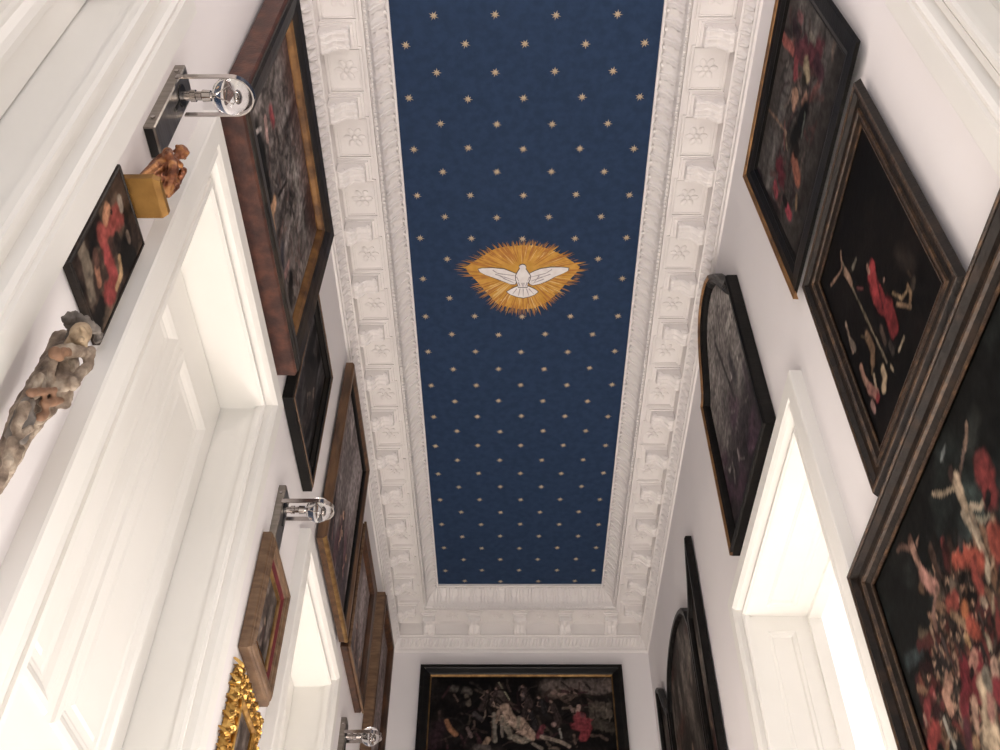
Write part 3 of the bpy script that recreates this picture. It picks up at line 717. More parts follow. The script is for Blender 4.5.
# ---- end wall
def p_end(p):
    a, b = Z(410,660,.12), Z(520,660,.12); u0, u1, v0, v1 = p.box
    p.fill((12,10,10)); p.clouds((34,28,26), 9, 9, 3, .5, .7)
    p.dabs(40, [(555,683),(608,683),(610,700),(560,700)], [(92,80,74),(70,60,56),(108,92,84)], .02, 34, .6)
    p.stroke(b((250,230),(500,240),(760,230)), .12, (92,80,74), soft=.7); p.stroke(b((280,280),(480,270)), .06, (112,90,80), soft=.8)
    p.stroke(b((380,380),(520,310),(640,330),(790,300)), .05, (28,22,20)); p.stroke(b((420,440),(600,400),(780,380)), .10, (24,20,19))
    p.stroke(a((360,240),(500,260)), .05, (72,66,60), soft=.8); p.stroke(a((470,300),(490,370)), .03, (84,74,64)); p.stroke(a((750,230),(760,330)), .06, (70,58,54), soft=.7); p.stroke(a((930,240),(930,320)), .04, (78,66,64), soft=.7)
    p.stroke(a((850,180),(860,330)), .05, (12,10,10)); p.stroke(a((740,190),(840,350)), .008, (120,116,92))
    p.dabs(150, [(440,690),(610,690),(615,750),(435,750)], [(44,36,34),(60,46,42),(30,26,26),(18,15,15),(78,62,54),(52,30,34),(92,78,66),(12,10,10)], .022, 31)
    p.dabs(30, [(590,700),(612,705),(614,735),(592,730)], [(70,62,54),(96,86,74),(50,46,40)], .014, 32)
    crowdpal = [(52,42,40),(74,58,54),(40,36,38),(88,72,62)]
    for (x, y), h in (((600,330),.11),((680,290),.10),((940,390),.11)):
        q = p.to_uv(*a((x, y))[0]); p.figure(q[0], q[1]-.05, h, .3, (120,94,84), crowdpal[int(x) % 4])
    for (x, y), h in (((80,280),.12),((210,360),.11),((320,420),.13),((130,470),.11)):
        q = p.to_uv(*b((x, y))[0]); p.figure(q[0], q[1]-.06, h, -.3, (124,98,86), crowdpal[int(x) % 4])
    # pale reclining body on a cloth
    p.stroke(a((760,480),(840,640),(940,680),(1020,640)), .035, (126,116,100), rough=.5); p.stroke(a((700,450),(710,680)), .022, (112,104,92)); p.stroke(a((760,500),(770,640)), .016, (120,110,98))
    p.stroke(a((790,400),(860,520),(930,580)), .060, (158,132,112), w2=.045); p.stroke(a((930,500),(1010,600)), .035, (150,124,104), w2=.022); p.stroke(a((930,580),(1030,650)), .03, (150,122,102), w2=.02); p.stroke(a((740,420),(720,520)), .018, (140,116,98))
    p.stroke(a((700,380)), .030, (120,96,80)); p.stroke(a((715,350),(690,410)), .022, (22,16,14), a=.8); p.stroke(a((910,480),(900,560)), .02, (134,122,104))
    p.stroke(b((40,540),(120,620)), .03, (150,124,106), w2=.018); p.stroke(b((0,590),(110,660)), .03, (146,120,102), w2=.02); p.stroke(b((190,560),(150,640)), .03, (104,44,52)); p.stroke(b((180,640),(330,680),(410,720)), .022, (136,120,104)); p.stroke(b((110,700),(180,740)), .02, (110,100,88))
    p.dabs(40, [(495,700),(535,735),(520,745),(492,720)], [(110,88,76),(168,142,122),(80,62,54),(134,112,98)], .010, 33, .7)
    # red mantle at the right, small group behind
    p.stroke(b((490,390),(480,430)), .025, (146,120,108)); p.stroke(b((500,480),(490,540)), .075, (120,40,48), rough=.5); p.stroke(b((580,520),(530,650)), .05, (118,36,44)); p.stroke(b((520,460)), .03, (96,50,54)); p.stroke(b((420,390),(440,430)), .018, (120,100,90))
    for x in (590, 640, 690, 740): p.stroke(b((x,370),(x+10,470)), .03, (84,74,64), a=.7, rough=.7)
    p.stroke(b((640,540),(770,560)), .06, (60,54,46), rough=.8); p.stroke(b((280,540)), .03, (140,112,104)); p.stroke(b((330,580),(345,650)), .014, (130,126,116))
    p.stroke(a((305,510),(330,570),(380,620)), .028, (138,92,56)); p.stroke(a((240,560),(200,700)), .09, (44,28,34), soft=.7); p.stroke(a((480,570),(510,640)), .022, (96,78,74)); p.stroke(a((650,660),(620,710)), .03, (132,106,84)); p.stroke(a((560,740),(640,740)), .05, (78,70,66)); p.stroke(a((540,450),(600,500)), .03, (64,58,58), a=.8)
framed('end_wall_painting', 'dark painting of grouped figures in a broad black frame on the end wall', 'B', -0.433, 0.557, 1.80, 2.60,
    [('frame', 'black_wood', [(0,0),(0,0.040),(0.006,0.044),(0.018,0.044),(0.022,0.040),(0.044,0.034),(0.050,0.028),(0.050,0)], False),
     ('gilt_slip', 'gilt', [(0.050,0),(0.050,0.028),(0.055,0.020),(0.055,0)], False)], 0.052, 0.014, p_end, cell=0.0045, gain=0.95)

# ---- right wall
def p_tall(p):
    a, b, c = Z(740,0,.12), Z(740,90,.12), Z(740,180,.16); u0, u1, v0, v1 = p.box
    p.fill((68,62,58)); p.clouds((96,92,88), 5, 30, 3, .45, .7); p.mix(np.clip((v0+.16-p.V)/.12, 0, 1), (34,30,28), .85)
    p.stroke(b((260,100),(230,640)), .05, (104,104,96), a=.7, soft=.9)
    p.dabs(110, [(800,15),(838,55),(825,130),(800,230),(775,215),(795,100)], [(64,40,42),(84,52,48),(40,34,32),(100,84,74),(28,25,24),(110,60,54)], .022, 41, .7)
    p.stroke(a((430,240),(460,330),(520,420)), .03, (150,78,68)); p.stroke(a((560,430),(650,470),(700,430)), .08, (82,36,44), rough=.6); p.stroke(a((540,520),(530,620)), .04, (118,44,50)); p.stroke(a((610,530),(620,620)), .045, (144,128,98)); p.stroke(a((690,520),(720,620)), .05, (62,34,42)); p.stroke(a((480,520),(470,550)), .014, (130,120,112))
    p.stroke(a((570,130),(590,160)), .03, (112,72,72)); p.stroke(a((650,290),(680,350)), .02, (120,112,100)); p.stroke(a((540,180),(560,300)), .06, (44,30,34), soft=.7); p.stroke(a((590,670)), .04, (30,26,16))
    p.stroke(b((530,30),(510,130)), .045, (156,116,90), rough=.7); p.stroke(b((600,60),(580,100)), .03, (140,100,80)); p.stroke(b((590,160),(540,320),(500,420)), .07, (16,16,14), soft=.5); p.stroke(b((590,200),(560,380)), .012, (84,92,84)); p.stroke(b((310,140),(380,240),(450,360)), .010, (128,100,80)); p.stroke(b((440,360),(450,500)), .008, (134,116,90))
    p.stroke(b((500,590),(520,740)), .05, (140,80,58)); p.stroke(b((390,640),(410,720)), .07, (86,24,36), rough=.6); p.stroke(b((520,500)), .05, (22,16,14)); p.stroke(b((230,690),(250,740)), .04, (36,24,30))
    p.stroke(c((265,30),(270,80)), .035, (146,54,64)); p.stroke(c((325,180),(340,220)), .035, (156,48,64)); p.stroke(c((190,40),(280,200)), .03, (44,34,34)); p.stroke(c((380,100),(375,170)), .018, (120,96,66)); p.stroke(c((150,60),(190,180)), .04, (88,92,88), a=.8); p.stroke(c((250,360),(280,440)), .03, (52,40,36)); p.stroke(c((210,240)), .03, (66,60,24)); p.stroke(c((310,110),(320,150)), .03, (10,9,9))
framed('tall_dark_framed_painting', 'grey painting with red-robed figures, hung just above the black red-cloak painting', 'R', 0.866, 1.507, 1.850, 2.385,
    [('frame', 'black_wood', [(0.034,0),(0.001,0.015),(0.008,0.020),(0.042,0.019),(0.056,0.014),(0.060,0.014),(0.066,0.009),(0.066,0)], False),
     ('gilt_edge', 'bronze_edge', [(-0.001,0.008),(0.001,0.022),(0.006,0.0235),(0.009,0.0205),(0.013,0.0235),(0.018,0.023),(0.021,0.018)], 'far')], 0.060, 0.008, p_tall, lean=math.radians(3.0), gain=0.8)
def ridged(w, t):
    return [('frame', 'worn_frame', [(w*.62,0),(0.001,t*.50),(w*.10,t*.92),(w*.30,t*.95),(w*.36,t*.66),(w*.62,t*.58),(w*.66,t*.72),(w*.86,t*.50),(w,t*.42),(w,0)], False),
            ('outer_ridge', 'worn_ridge', [(w*.08,t*.80),(w*.12,t*.98),(w*.19,t),(w*.24,t*.90)], False),
            ('inner_ridge', 'worn_ridge', [(w*.62,t*.55),(w*.64,t*.74),(w*.72,t*.74),(w*.76,t*.58)], False),
            ('sight_edge', 'worn_ridge', [(w*.93,t*.36),(w*.94,t*.52),(w*1.0,t*.50),(w*1.0,t*.30)], False)]
def p_black(p):
    z = Z(800,250,.2); p.fill((9,8,8)); p.clouds((26,20,18), 12, 12, 4, .55, .75)
    p.stroke(z((500,20),(560,60)), .06, (44,36,32), soft=.8)
    p.stroke(z((215,60),(240,130),(290,240),(350,370),(440,560)), .007, (118,104,84), rough=.8); p.stroke(z((208,10),(215,90),(200,120),(160,175)), .009, (156,122,98)); p.stroke(z((230,105),(262,165)), .020, (168,132,106)); p.stroke(z((285,50),(268,90)), .014, (120,112,96)); p.stroke(z((290,190),(320,195)), .007, (120,60,60))
    p.stroke(z((365,110),(380,190),(405,260)), .050, (158,38,42), rough=.5); p.stroke(z((400,250),(455,310),(475,390)), .045, (134,30,36), rough=.5); p.stroke(z((390,150),(420,290)), .008, (96,18,26)); p.stroke(z((342,85),(350,110)), .014, (176,134,114)); p.stroke(z((425,150)), .012, (170,130,110))
    p.stroke(z((545,180),(560,220),(555,270)), .014, (150,118,82)); p.stroke(z((470,215),(515,242),(550,190)), .009, (150,122,86)); p.stroke(z((490,270),(560,285)), .010, (150,118,86)); p.stroke(z((545,110),(560,130)), .010, (60,46,36)); p.stroke(z((575,150),(570,180)), .02, (64,54,44))
    p.stroke(z((235,370),(250,430),(270,510)), .012, (146,122,104)); p.stroke(z((260,460),(280,490)), .02, (110,96,84)); p.stroke(z((340,430),(370,500),(370,560)), .028, (120,92,66)); p.stroke(z((370,560),(365,615)), .010, (128,100,72)); p.stroke(z((310,430),(340,440)), .006, (90,76,60))
    p.stroke(z((310,590),(330,650),(360,700)), .020, (176,128,106)); p.stroke(z((350,690),(390,720)), .026, (160,106,92)); p.stroke(z((420,600),(430,640),(425,690)), .026, (178,152,118)); p.stroke(z((375,630),(385,680)), .012, (168,146,118)); p.stroke(z((500,500),(525,440)), .010, (180,160,130)); p.stroke(z((395,740)), .024, (150,46,48)); p.stroke(z((460,580),(470,600)), .008, (170,150,120)); p.stroke(z((410,390),(430,460)), .020, (78,60,50)); p.stroke(z((455,470),(470,510)), .018, (60,52,48)); p.stroke(z((365,770),(378,800)), .02, (160,120,110))
framed('red_cloak_painting', 'black painting with a bright red cloaked figure in a thick worn dark moulded frame', 'R', 0.920, 1.437, 1.182, 1.806,
    ridged(0.066, 0.028), 0.060, 0.010, p_black, cell=0.0035, gain=0.6)
def p_crowd(p):
    a, b, c = Z(840,400,.16), Z(840,510,.16), Z(840,630,.16); u0, u1, v0, v1 = p.box
    p.fill((20,22,21)); p.clouds((44,52,50), 7, 10, 4, .48, .7); 
    p.stroke(b((640,560),(640,640)), .05, (82,102,100), soft=.8); p.stroke(a((800,580),(900,700)), .09, (60,72,68), soft=.9); p.stroke(b((800,150)), .10, (62,74,72), soft=.9); p.stroke(c((420,200),(540,90)), .035, (70,84,86), a=.7, soft=.9); p.stroke(b((430,390)), .06, (54,58,56), soft=.9); p.stroke(a((840,130),(800,300)), .05, (58,62,58), a=.8, soft=.8)
    p.dabs(240, [(945,575),(1000,545),(1000,750),(925,750),(940,690)], [(96,34,30),(120,58,40),(70,50,40),(36,30,28),(24,20,20),(140,104,76),(60,26,28),(20,18,18),(150,128,100)], .030, 21)
    # crowd
    sp = []
    r = np.random.RandomState(4)
    for i in range(70):
        x, y = r.uniform(650, 1000), r.uniform(430, 1500)
        if y < 430+(1000-x)*.3: continue
        px, py = 840+x*.16, 510+y*.16
        if px < 930-(750-py)*0.02-(py-640)*.1: continue
        sp.append(p.to_uv(px, py))
    p.crowd([(u, v) for u, v in sp], [(80,32,28),(96,50,36),(52,40,34),(34,30,30),(104,74,50),(92,80,66),(50,26,30),(28,25,24)], .085, 9)
    p.crowd([(u0+.02+.8*x, v0+.02+.3*y) for x, y in r.rand(24, 2)], [(96,34,30),(60,44,36),(112,96,76),(50,40,40)], .16, 12)
    p.dabs(90, [(945,585),(1000,560),(1000,750),(925,750),(940,690)], [(30,24,24),(20,18,18),(150,122,96),(110,40,36),(70,60,52),(14,13,13)], .016, 22)
    p.stroke(a((790,150),(788,240),(775,320)), .012, (158,126,104)); p.stroke(a((775,320),(745,470)), .010, (112,90,78)); p.stroke(a((725,500),(750,580),(785,690),(800,740)), .030, (190,164,132), w2=.024); p.stroke(a((692,440),(695,480)), .020, (80,56,50)); p.stroke(a((705,555),(640,590),(580,588)), .011, (176,154,124)); p.stroke(a((820,660),(880,670),(895,645)), .013, (168,150,124))
    p.stroke(b((770,20),(830,120),(890,240),(915,320),(925,420)), .018, (184,164,136)); p.stroke(b((815,0),(865,150),(900,260)), .012, (160,140,116)); p.stroke(b((850,50),(890,70),(930,40)), .010, (150,142,120))
    p.stroke(a((870,390),(880,450)), .045, (118,50,46)); p.stroke(a((900,430),(940,560)), .055, (136,48,46), rough=.5); p.stroke(a((930,590),(920,640)), .02, (30,26,26))
    p.stroke(b((440,180),(435,200)), .018, (116,80,64)); p.stroke(b((450,235),(485,320),(510,385)), .024, (176,130,108), w2=.018); p.stroke(b((515,400),(550,450),(600,480)), .030, (178,122,106)); p.stroke(b((605,480),(595,560),(580,660),(600,740)), .014, (134,98,82)); p.stroke(b((430,240),(385,225),(360,250)), .012, (120,88,74)); p.stroke(b((490,170),(480,210)), .008, (140,104,84))
    p.stroke(b((720,320)), .032, (170,72,46)); p.stroke(b((760,290),(830,310),(870,330)), .042, (166,68,44), rough=.5); p.stroke(b((840,350),(850,420),(880,490)), .026, (150,60,46)); p.stroke(b((960,160),(990,230)), .05, (150,62,44)); p.stroke(b((720,560),(690,590)), .04, (140,58,44)); p.stroke(b((780,620)), .034, (172,96,44)); p.stroke(b((750,190),(755,240)), .02, (60,54,52))
    p.stroke(b((700,650),(760,700),(800,740)), .016, (150,118,86)); p.stroke(b((820,720)), .04, (160,64,40)); p.stroke(b((890,560),(910,590)), .014, (150,130,108)); p.stroke(c((850,5)), .035, (162,66,40)); p.stroke(c((790,50),(810,90)), .014, (176,136,84)); p.stroke(c((915,40),(940,110)), .012, (150,136,110))
    p.stroke(c((770,220),(790,330),(780,500)), .040, (106,24,34), rough=.5); p.stroke(c((860,220),(850,380)), .05, (112,28,36), rough=.5); p.stroke(c((845,170),(830,220)), .028, (176,120,100)); p.stroke(c((830,250),(820,290)), .014, (24,10,12))
    p.stroke(c((900,370),(930,450),(940,560),(950,700)), .055, (192,166,132), rough=.4); p.stroke(c((940,420),(945,520)), .03, (176,120,104)); p.stroke(c((960,210),(970,270)), .028, (188,148,124)); p.stroke(c((985,380)), .045, (130,34,44)); p.stroke(c((840,440),(850,590)), .022, (168,130,106)); p.stroke(c((910,290),(930,340)), .03, (110,102,88))
    p.stroke(c((580,400),(545,480),(540,560)), .030, (120,40,42)); p.stroke(c((530,540),(540,590)), .012, (160,124,106)); p.stroke(c((590,410),(590,460)), .016, (168,92,84)); p.stroke(c((680,310),(665,420),(690,490)), .032, (178,130,104)); p.stroke(c((640,470)), .018, (120,50,48)); p.stroke(c((600,610),(570,720)), .042, (138,48,42)); p.stroke(c((650,560),(680,640),(720,730)), .010, (156,150,136)); p.stroke(c((790,600),(810,720)), .03, (80,36,44)); p.stroke(c((850,700)), .028, (150,116,78)); p.stroke(c((600,500)), .04, (50,22,24))
    for q in (((600,80),(680,250)), ((640,60),(720,260)), ((720,60),(760,180))): p.stroke(c(*q), .010, (60,50,48))
    p.stroke(a((655,290),(635,370)), .010, (118,124,122))
framed('great_crowd_painting', 'huge dark painting of climbing nudes above a dense red-robed crowd', 'R', 0.712, 1.615, 0.10, 1.138,
    ridged(0.066, 0.040), 0.060, 0.014, p_crowd, cell=0.005, gap=0.012, proj_h=0.026, gain=0.55)
def arch_shape(w):
    # flat shoulders, ogee sweep and round top, counter-clockwise, v from 0 (= 1.80 above the lens)
    half = [(.286,.625),(.262,.628),(.240,.645),(.215,.690),(.190,.745),(.160,.795),(.125,.835),(.085,.862),(.040,.876)]
    return [(-w/2, 0), (w/2, 0)]+half+[(0, .880)]+[(-a, b) for a, b in half[::-1]]
def p_arch(p):
    z = Z(680,260,.2); u0, u1, v0, v1 = p.box
    p.fill((98,92,88)); p.clouds((134,128,122), 6, 14, 3, .45, .7); p.mix(np.clip((v0+.50-p.V)/.3, 0, 1), (26,20,24), .95); p.clouds((60,40,52), 8, 8, 9, .5, .65, .8, np.clip((v0+.5-p.V)/.2, 0, 1))
    p.dabs(120, [(705,310),(735,300),(765,400),(735,500),(712,420)], [(110,104,98),(70,64,62),(128,122,116),(48,42,44),(60,46,54)], .02, 43, .5)
    p.stroke(z((180,420),(230,560),(280,700)), .02, (40,38,36)); p.stroke(z((250,480),(280,600)), .07, (46,44,46), soft=.8); p.stroke(z((290,490)), .015, (140,134,128)); p.stroke(z((200,560),(190,700)), .05, (120,114,108), a=.6, soft=.9); p.stroke(z((320,520),(350,660)), .05, (52,40,48), a=.8, soft=.9)
framed('arched_top_painting', 'grey painting with arched top in a bronze-edged dark frame, above the open doorway', 'R', 1.88, 2.452, 1.80, 2.44,
    [('frame', 'black_wood', [(0,0),(0,0.030),(0.004,0.036),(0.012,0.037),(0.018,0.030),(0.024,0.033),(0.030,0.028),(0.036,0.018),(0.036,0)], False),
     ('gilt_edge', 'bronze_edge', [(-0.001,0.026),(0.003,0.0375),(0.007,0.039),(0.013,0.0385),(0.017,0.030)], 'arch')], 0.030, 0.012, p_arch, shape=arch_shape(0.572), gain=1.6)  # bronze edge on arch and far side only, lightened to put in its glint
# open triptych: arched centre with two wings
tri = hang('triptych_altarpiece', 'dark open triptych with arched centre and two hinged wings, past the panelled doorway', 'altarpiece', 'R', 3.06, 4.20, 1.05)
def tri_panel(name, u0, u1, shape, seed, h0):
    mb = MB(); sweep(mb, shape, [(0,h0),(0,h0+0.022),(0.006,h0+0.027),(0.020,h0+0.026),(0.028,h0+0.018),(0.028,h0)]); fr = mb.build(name, 'black_wood', tri)
    pa = Paint(min(p[0] for p in shape)+.02, max(p[0] for p in shape)-.02, .02, max(p[1] for p in shape)-.02, .006, lambda *a: (0, 0))
    pa.fill((52,46,42)); pa.clouds((112,102,92), 14, 5, seed, .45, .68); pa.mix(np.clip((.85-pa.V)/.3, 0, 1), (22,15,13), .9); pa.clouds((72,40,30), 10, 8, seed+3, .52, .7, .7); pa.clouds((20,18,16), 12, 4, seed+6, .5, .66, .8)
    pa.figure((u0+u1)/2, .45, .30, .1, (120,98,80), (60,32,28)); pa.finish(1.0)
    pa.obj(fr, h0+0.010, poly_inside(offset_poly(shape, .022)))
    mb = MB(); q = offset_poly(shape, .01); mb.loft([[(u, -h0, v) for u, v in q], [(u, -h0-0.006, v) for u, v in q]]); mb.build('panel_board', 'black_wood', fr)
# right wall: local u runs towards the camera, so the nearer wing has the larger u
cU = lambda y: (3.06+4.20)/2-y
cen = [(cU(3.94), 0), (cU(3.25), 0), (cU(3.25), 1.03)]
for i in range(1, 16):
    t = math.pi*i/16; cen.append((cU(3.595)+0.325*math.cos(t), 1.03+0.195*math.sin(t)**.9))
cen.append((cU(3.94), 1.03))
tri_panel('centre_panel', cU(3.94), cU(3.25), cen, 3, 0.002)
wing = [(cU(3.24), 0), (cU(3.06), 0), (cU(3.06), 1.29), (cU(3.075), 1.285), (cU(3.11), 1.22), (cU(3.15), 1.14), (cU(3.20), 1.07), (cU(3.24), 1.04)]
tri_panel('near_wing', cU(3.24), cU(3.06), wing, 8, 0.004)
wing2 = [(cU(4.20), 0), (cU(3.95), 0), (cU(3.95), 1.04), (cU(4.00), 1.09), (cU(4.06), 1.17), (cU(4.11), 1.24), (cU(4.16), 1.275), (cU(4.20), 1.28)]
tri_panel('far_wing', cU(4.20), cU(3.95), wing2, 14, 0.004)

# ------------------------------------------------------------------ wall lamps
def wall_lamp(yc, ztop, label):
    root = hang('wall_lamp', label, 'lamp', 'L', yc, yc, ztop-0.215, 0.0, group='chrome globe wall lamps')
    mb = MB(); w = 0.029
    rings = [[(-w,0,0),(w,0,0),(w,0,0.215),(-w,0,0.215)], [(-w,-0.017,0),(w,-0.017,0),(w,-0.017,0.215),(-w,-0.017,0.215)], [(-w+.002,-0.019,.002),(w-.002,-0.019,.002),(w-.002,-0.019,0.213),(-w+.002,-0.019,0.213)]]
    mb.loft(rings); mb.build('back_plate', 'brushed_steel', root)
    mb = MB(); mb.box(-w+.003, w-.003, -0.015, -0.001, -0.0008, 0.002); mb.build('underside_shade', 'black_socket', root)  # black plate stands in for the shade inside the open underside
    zb = 0.158
    mb = MB()
    for s in (0.03, 0.19):
        mb = MB(); mb.tube([(-w-.0005,-0.009,s), (-w-.003,-0.009,s)], 0.004, 8); mb.build('screw', 'chrome', root)
    mb = MB(); mb.tube([(0,-0.018,zb),(0,-0.021,zb)], 0.020, 16); mb.tube([(0,-0.019,zb-.02),(0,-0.020,zb-.05)], .003, 6); mb.build('socket_rose', 'black_socket', root)
    xg = 0.104
    mb = MB(); mb.tube([(0,-0.02,zb),(0,-0.034,zb),(0,-0.035,zb),(0,-0.044,zb),(0,-0.045,zb),(0,-0.054,zb),(0,-0.056,zb),(0,-0.070,zb)], [.008,.008,.0105,.0105,.008,.008,.0105,.0095], 14)
    mb.build('lamp_holder', 'chrome', root, True)
    # flat hoop strap around the bulb, in the horizontal plane
    mb = MB(); path = [(-0.036, -0.017)]; 
    for i in range(19):
        a = math.pi+math.pi*i/18; path.append((0.036*math.cos(a), -0.108+0.036*math.sin(a)))
    path.append((0.036, -0.017)); rings = []
    for i, (x, y) in enumerate(path):
        k = (x/0.036, 0) if i in (0, len(path)-1) else (x/0.036, (y+0.108)/0.036)
        nx, ny = k[0]*0.0012, k[1]*0.0012
        rings.append([(x-nx, y-ny, zb-.006), (x+nx, y+ny, zb-.006), (x+nx, y+ny, zb+.006), (x-nx, y-ny, zb+.006)])
    mb.loft(rings); mb.build('hoop', 'chrome', root, True)
    mb = MB(); mb.ball((0,-xg,zb), 0.0325, 24, 16); bulb = mb.build('bulb', 'clear_glass', root, 'full')
    mb = MB(); mb.tube([(0,-0.070,zb),(0,-0.086,zb)], [.006,.003], 10); mb.tube([(0,-0.085,zb),(-.012,-0.104,zb+.004),(-.004,-0.110,zb),(.004,-0.110,zb),(.012,-0.104,zb+.004),(0,-0.085,zb)], .0008, 5); mb.ball((0,-xg-0.010,zb-.004), (.010,.005,.010), 10, 6)
    mb.build('filament', 'chrome', bulb, True)
wall_lamp(0.841, 1.652, 'chrome wall lamp with clear globe bulb, directly above the gilt statuette')
wall_lamp(1.988, 1.660, 'chrome wall lamp with clear globe bulb, above the red velvet-lined picture')
wall_lamp(3.300, 1.715, 'chrome wall lamp with clear globe bulb, past the farther panelled door')

# ------------------------------------------------------------------ carvings on the near wall strip
def remeshed(o, voxel, noise=0.0, nsize=0.02):
    m = o.modifiers.new('remesh', 'REMESH'); m.mode = 'VOXEL'; m.voxel_size = voxel; m.use_smooth_shade = True
    s = o.modifiers.new('smooth', 'SMOOTH'); s.iterations = 2; s.factor = 0.5
    if noise:
        t = bpy.data.textures.new('carving', 'CLOUDS'); t.noise_scale = nsize; t.noise_depth = 2
        d = o.modifiers.new('displace', 'DISPLACE'); d.texture = t; d.strength = noise; d.mid_level = 0.5
    return o
br = hang('statuette_bracket', 'small flat gold-painted bracket fixed to the wall under the statuette', 'bracket', 'L', 0.822, 0.896, 1.303, 0.0)
mb = MB(); a = 0.036
mb.loft([[(-a,0,0),(a,0,0),(a,0,0.012),(-a,0,0.012)], [(-a,-0.046,0),(a,-0.046,0),(a,-0.046,0.012),(-a,-0.046,0.012)], [(-a+.006,-0.056,0.001),(a-.006,-0.056,0.001),(a-.006,-0.056,0.011),(-a+.006,-0.056,0.011)]])
mb.build('shelf', 'dull_gold', br)
mb = MB(); mb.loft([[(-a+.006,-.002,0.012),(a-.006,-.002,0.012),(a-.006,-.05,0.012),(-a+.006,-.05,0.012)], [(-a+.010,-.004,0.016),(a-.010,-.004,0.016),(a-.010,-.046,0.016),(-a+.010,-.046,0.016)]]); mb.build('top_step', 'dull_gold', br)
fg = hang('gilt_statuette', 'small copper-gilt statuette of a draped standing figure on a gold bracket', 'statuette', 'L', 0.822, 0.896, 1.319, 0.0)
mb = MB()
V3 = Vector
mb.tube([(0,-.024,0),(0,-.026,.02),(.001,-.028,.045),(0,-.032,.066),(0,-.037,.084),(0,-.041,.096)], [.024,.023,.021,.021,.020,.012], 14)
for k in range(9):   # folds of the robe
    t = 2*math.pi*k/9; mb.tube([(.023*math.cos(t),-.024+.021*math.sin(t),.0),(.021*math.cos(t+.2),-.029+.019*math.sin(t+.2),.035),(.018*math.cos(t+.4),-.034+.017*math.sin(t+.4),.07)], [.0045,.004,.003], 6)
mb.limb((0,-.042,.094), (0,-.048,.108), .008, .006)
mb.limb((-.017,-.040,.090), (-.023,-.048,.068), .009, .008); mb.limb((-.023,-.048,.068), (-.006,-.062,.070), .007, .006)
mb.limb((.017,-.040,.090), (.024,-.050,.070), .009, .008); mb.limb((.024,-.050,.070), (.006,-.064,.074), .007, .006)
mb.tube([(-.020,-.046,.078),(-.012,-.058,.050),(.002,-.056,.022),(.010,-.048,.004)], [.007,.009,.008,.005], 8); mb.tube([(.02,-.05,.07),(.016,-.056,.045),(.012,-.052,.01)], [.006,.007,.005], 8)
mb.ball((0,-.052,.119), (.0105,.0115,.0135), 12, 8); mb.ball((0,-.063,.118), (.003,.003,.004), 6, 5)
remeshed(mb.build('body', 'copper_gilt', fg), 0.0016)
mb = MB(); mb.ball((0,-.050,.123), (.0112,.0105,.0115), 12, 8)
for k in range(10): t = 2*math.pi*k/10; mb.ball((.0105*math.cos(t),-.050+.009*math.sin(t),.120+.004*math.sin(3*t)), .0035, 6, 5)
remeshed(mb.build('hair', 'copper_gilt', fg), 0.0013)

an = hang('carved_angel', 'weathered carved wooden half-length angel with bent arms, hung beneath the red-robed panel', 'sculpture', 'L', 0.86, 0.86, 0.66, 0.0)
def al(px, py, w):        # photo point at distance w from the wall -> local
    p = on(px, py, 0, XL+w); return V3((p.y-0.86, -w, p.z-0.66))
az = lambda x, y, w: al(x*0.26667, 300+y*0.26667, w)
mb = MB()
def chain(pts, rads): 
    for (p, q, r0, r1) in zip(pts[:-1], pts[1:], rads[:-1], rads[1:]): mb.limb(p, q, r0, r1)
chain([az(262,165,.040), az(228,240,.046), az(180,330,.046), az(125,410,.040), az(75,490,.034), az(35,580,.030), az(-5,670,.026), az(-50,780,.018)], [.013,.021,.023,.021,.017,.015,.011,.006])
mb.limb(az(232,150,.032), az(160,300,.026), .013, .014); mb.limb(az(160,300,.026), az(75,430,.022), .014, .012)      # robe behind the back
chain([az(215,200,.058), az(265,188,.072), az(330,200,.080)], [.010,.0085,.007])         # upper arm
chain([az(338,192,.082), az(330,245,.082), az(285,300,.080)], [.0075,.007,.0065])        # forearm coming back
mb.ball(az(275,312,.082), (.009,.008,.010), 10, 8)
chain([az(230,250,.060), az(238,320,.070), az(265,305,.078)], [.010,.009,.006])
chain([az(250,330,.066), az(240,385,.066)], [.008,.008])
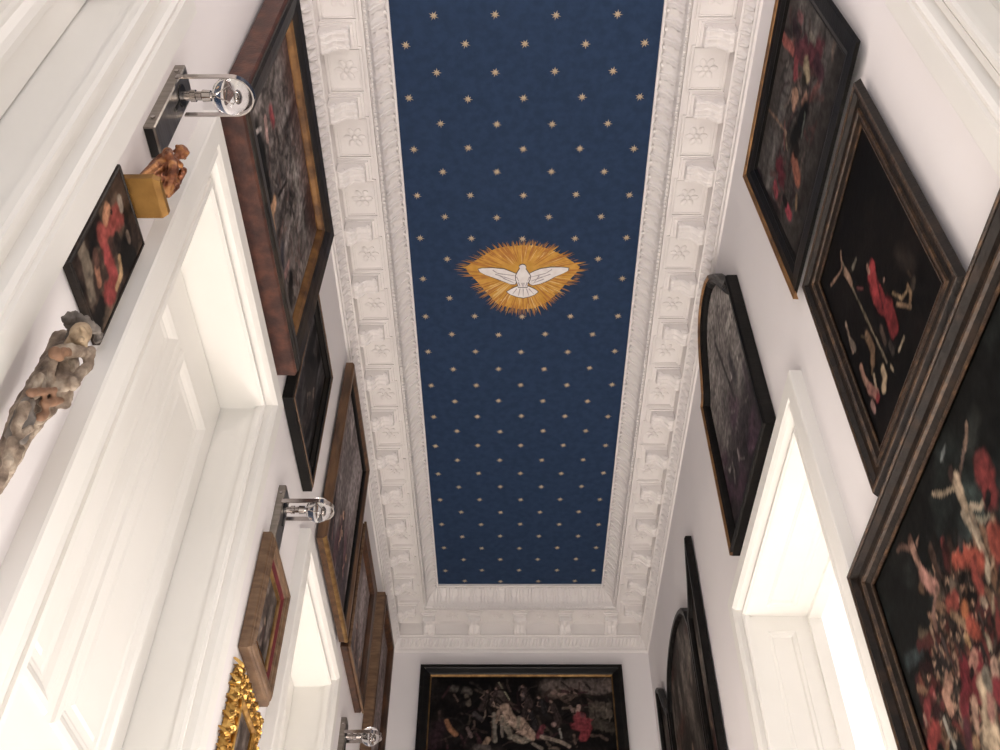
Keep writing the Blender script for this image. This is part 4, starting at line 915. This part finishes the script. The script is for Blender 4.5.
for (a, b, r) in (((120,350),(215,345),.006),((160,385),(240,375),.006),((140,450),(200,410),.007),((205,215),(185,330),.005),((240,250),(200,300),.005),((150,290),(120,360),.006),((90,400),(60,480),.007),((110,480),(60,520),.006),((50,530),(25,600),.007),((70,560),(40,640),.006),((30,600),(0,690),.006)):
    mb.limb(az(*a,.064), az(*b,.060), r, r*.8)
remeshed(mb.build('body', 'carved_wood', an), 0.0025, 0.005, 0.012)
mb = MB(); c = az(302,128,.072); mb.ball(c, (.013,.013,.017), 14, 10); mb.ball(az(325,138,.082), (.0032,.004,.004), 8, 6); mb.ball(az(318,158,.080), (.0045,.004,.003), 8, 6); mb.ball(az(312,172,.077), (.006,.006,.005), 8, 6); mb.ball(az(310,112,.080), (.008,.004,.003), 8, 6); mb.ball(az(336,120,.076), (.004,.004,.003), 8, 6); mb.ball(az(303,148,.081), (.005,.005,.005), 8, 6); mb.limb(az(272,165,.055), c, .010, .010)
remeshed(mb.build('head', 'carved_face', an), 0.0018, 0.002, 0.006)
mb = MB()
for q in ((250,70,.050,.0065),(270,62,.055,.007),(295,68,.060,.007),(318,78,.066,.0065),(340,92,.070,.0065),(358,110,.074,.006),(368,132,.074,.006),(366,152,.074,.005),(262,92,.05,.007),(285,88,.056,.008),(310,92,.060,.007),(275,115,.050,.0065),(262,140,.046,.0065)): mb.ball(az(*q[:3]), q[3], 10, 7)
remeshed(mb.build('hair', 'carved_grey', an), 0.0018, 0.007, 0.006)
mb = MB()
for a, b, r in (((112,348),(205,338),.0055),((165,388),(230,376),.0055),((205,198),(222,212),.008),((150,440),(172,428),.006),((235,196),(285,194),.0065)): mb.limb(az(*a,.071), az(*b,.071), r, r*.8)
remeshed(mb.build('sash', 'carved_red', an), 0.003, 0.004, 0.012)
mb = MB()
for q in ((105,385,.062,.008),(95,410,.062,.009),(85,432,.060,.010),(108,440,.062,.008),(70,460,.056,.010),(98,468,.060,.009),(60,485,.054,.010),(88,492,.058,.009),(48,508,.050,.009),(78,515,.055,.009)): mb.ball(az(*q[:3]), q[3], 10, 7)
remeshed(mb.build('grape_cluster', 'carved_grey', an), 0.003, 0.004, 0.01)
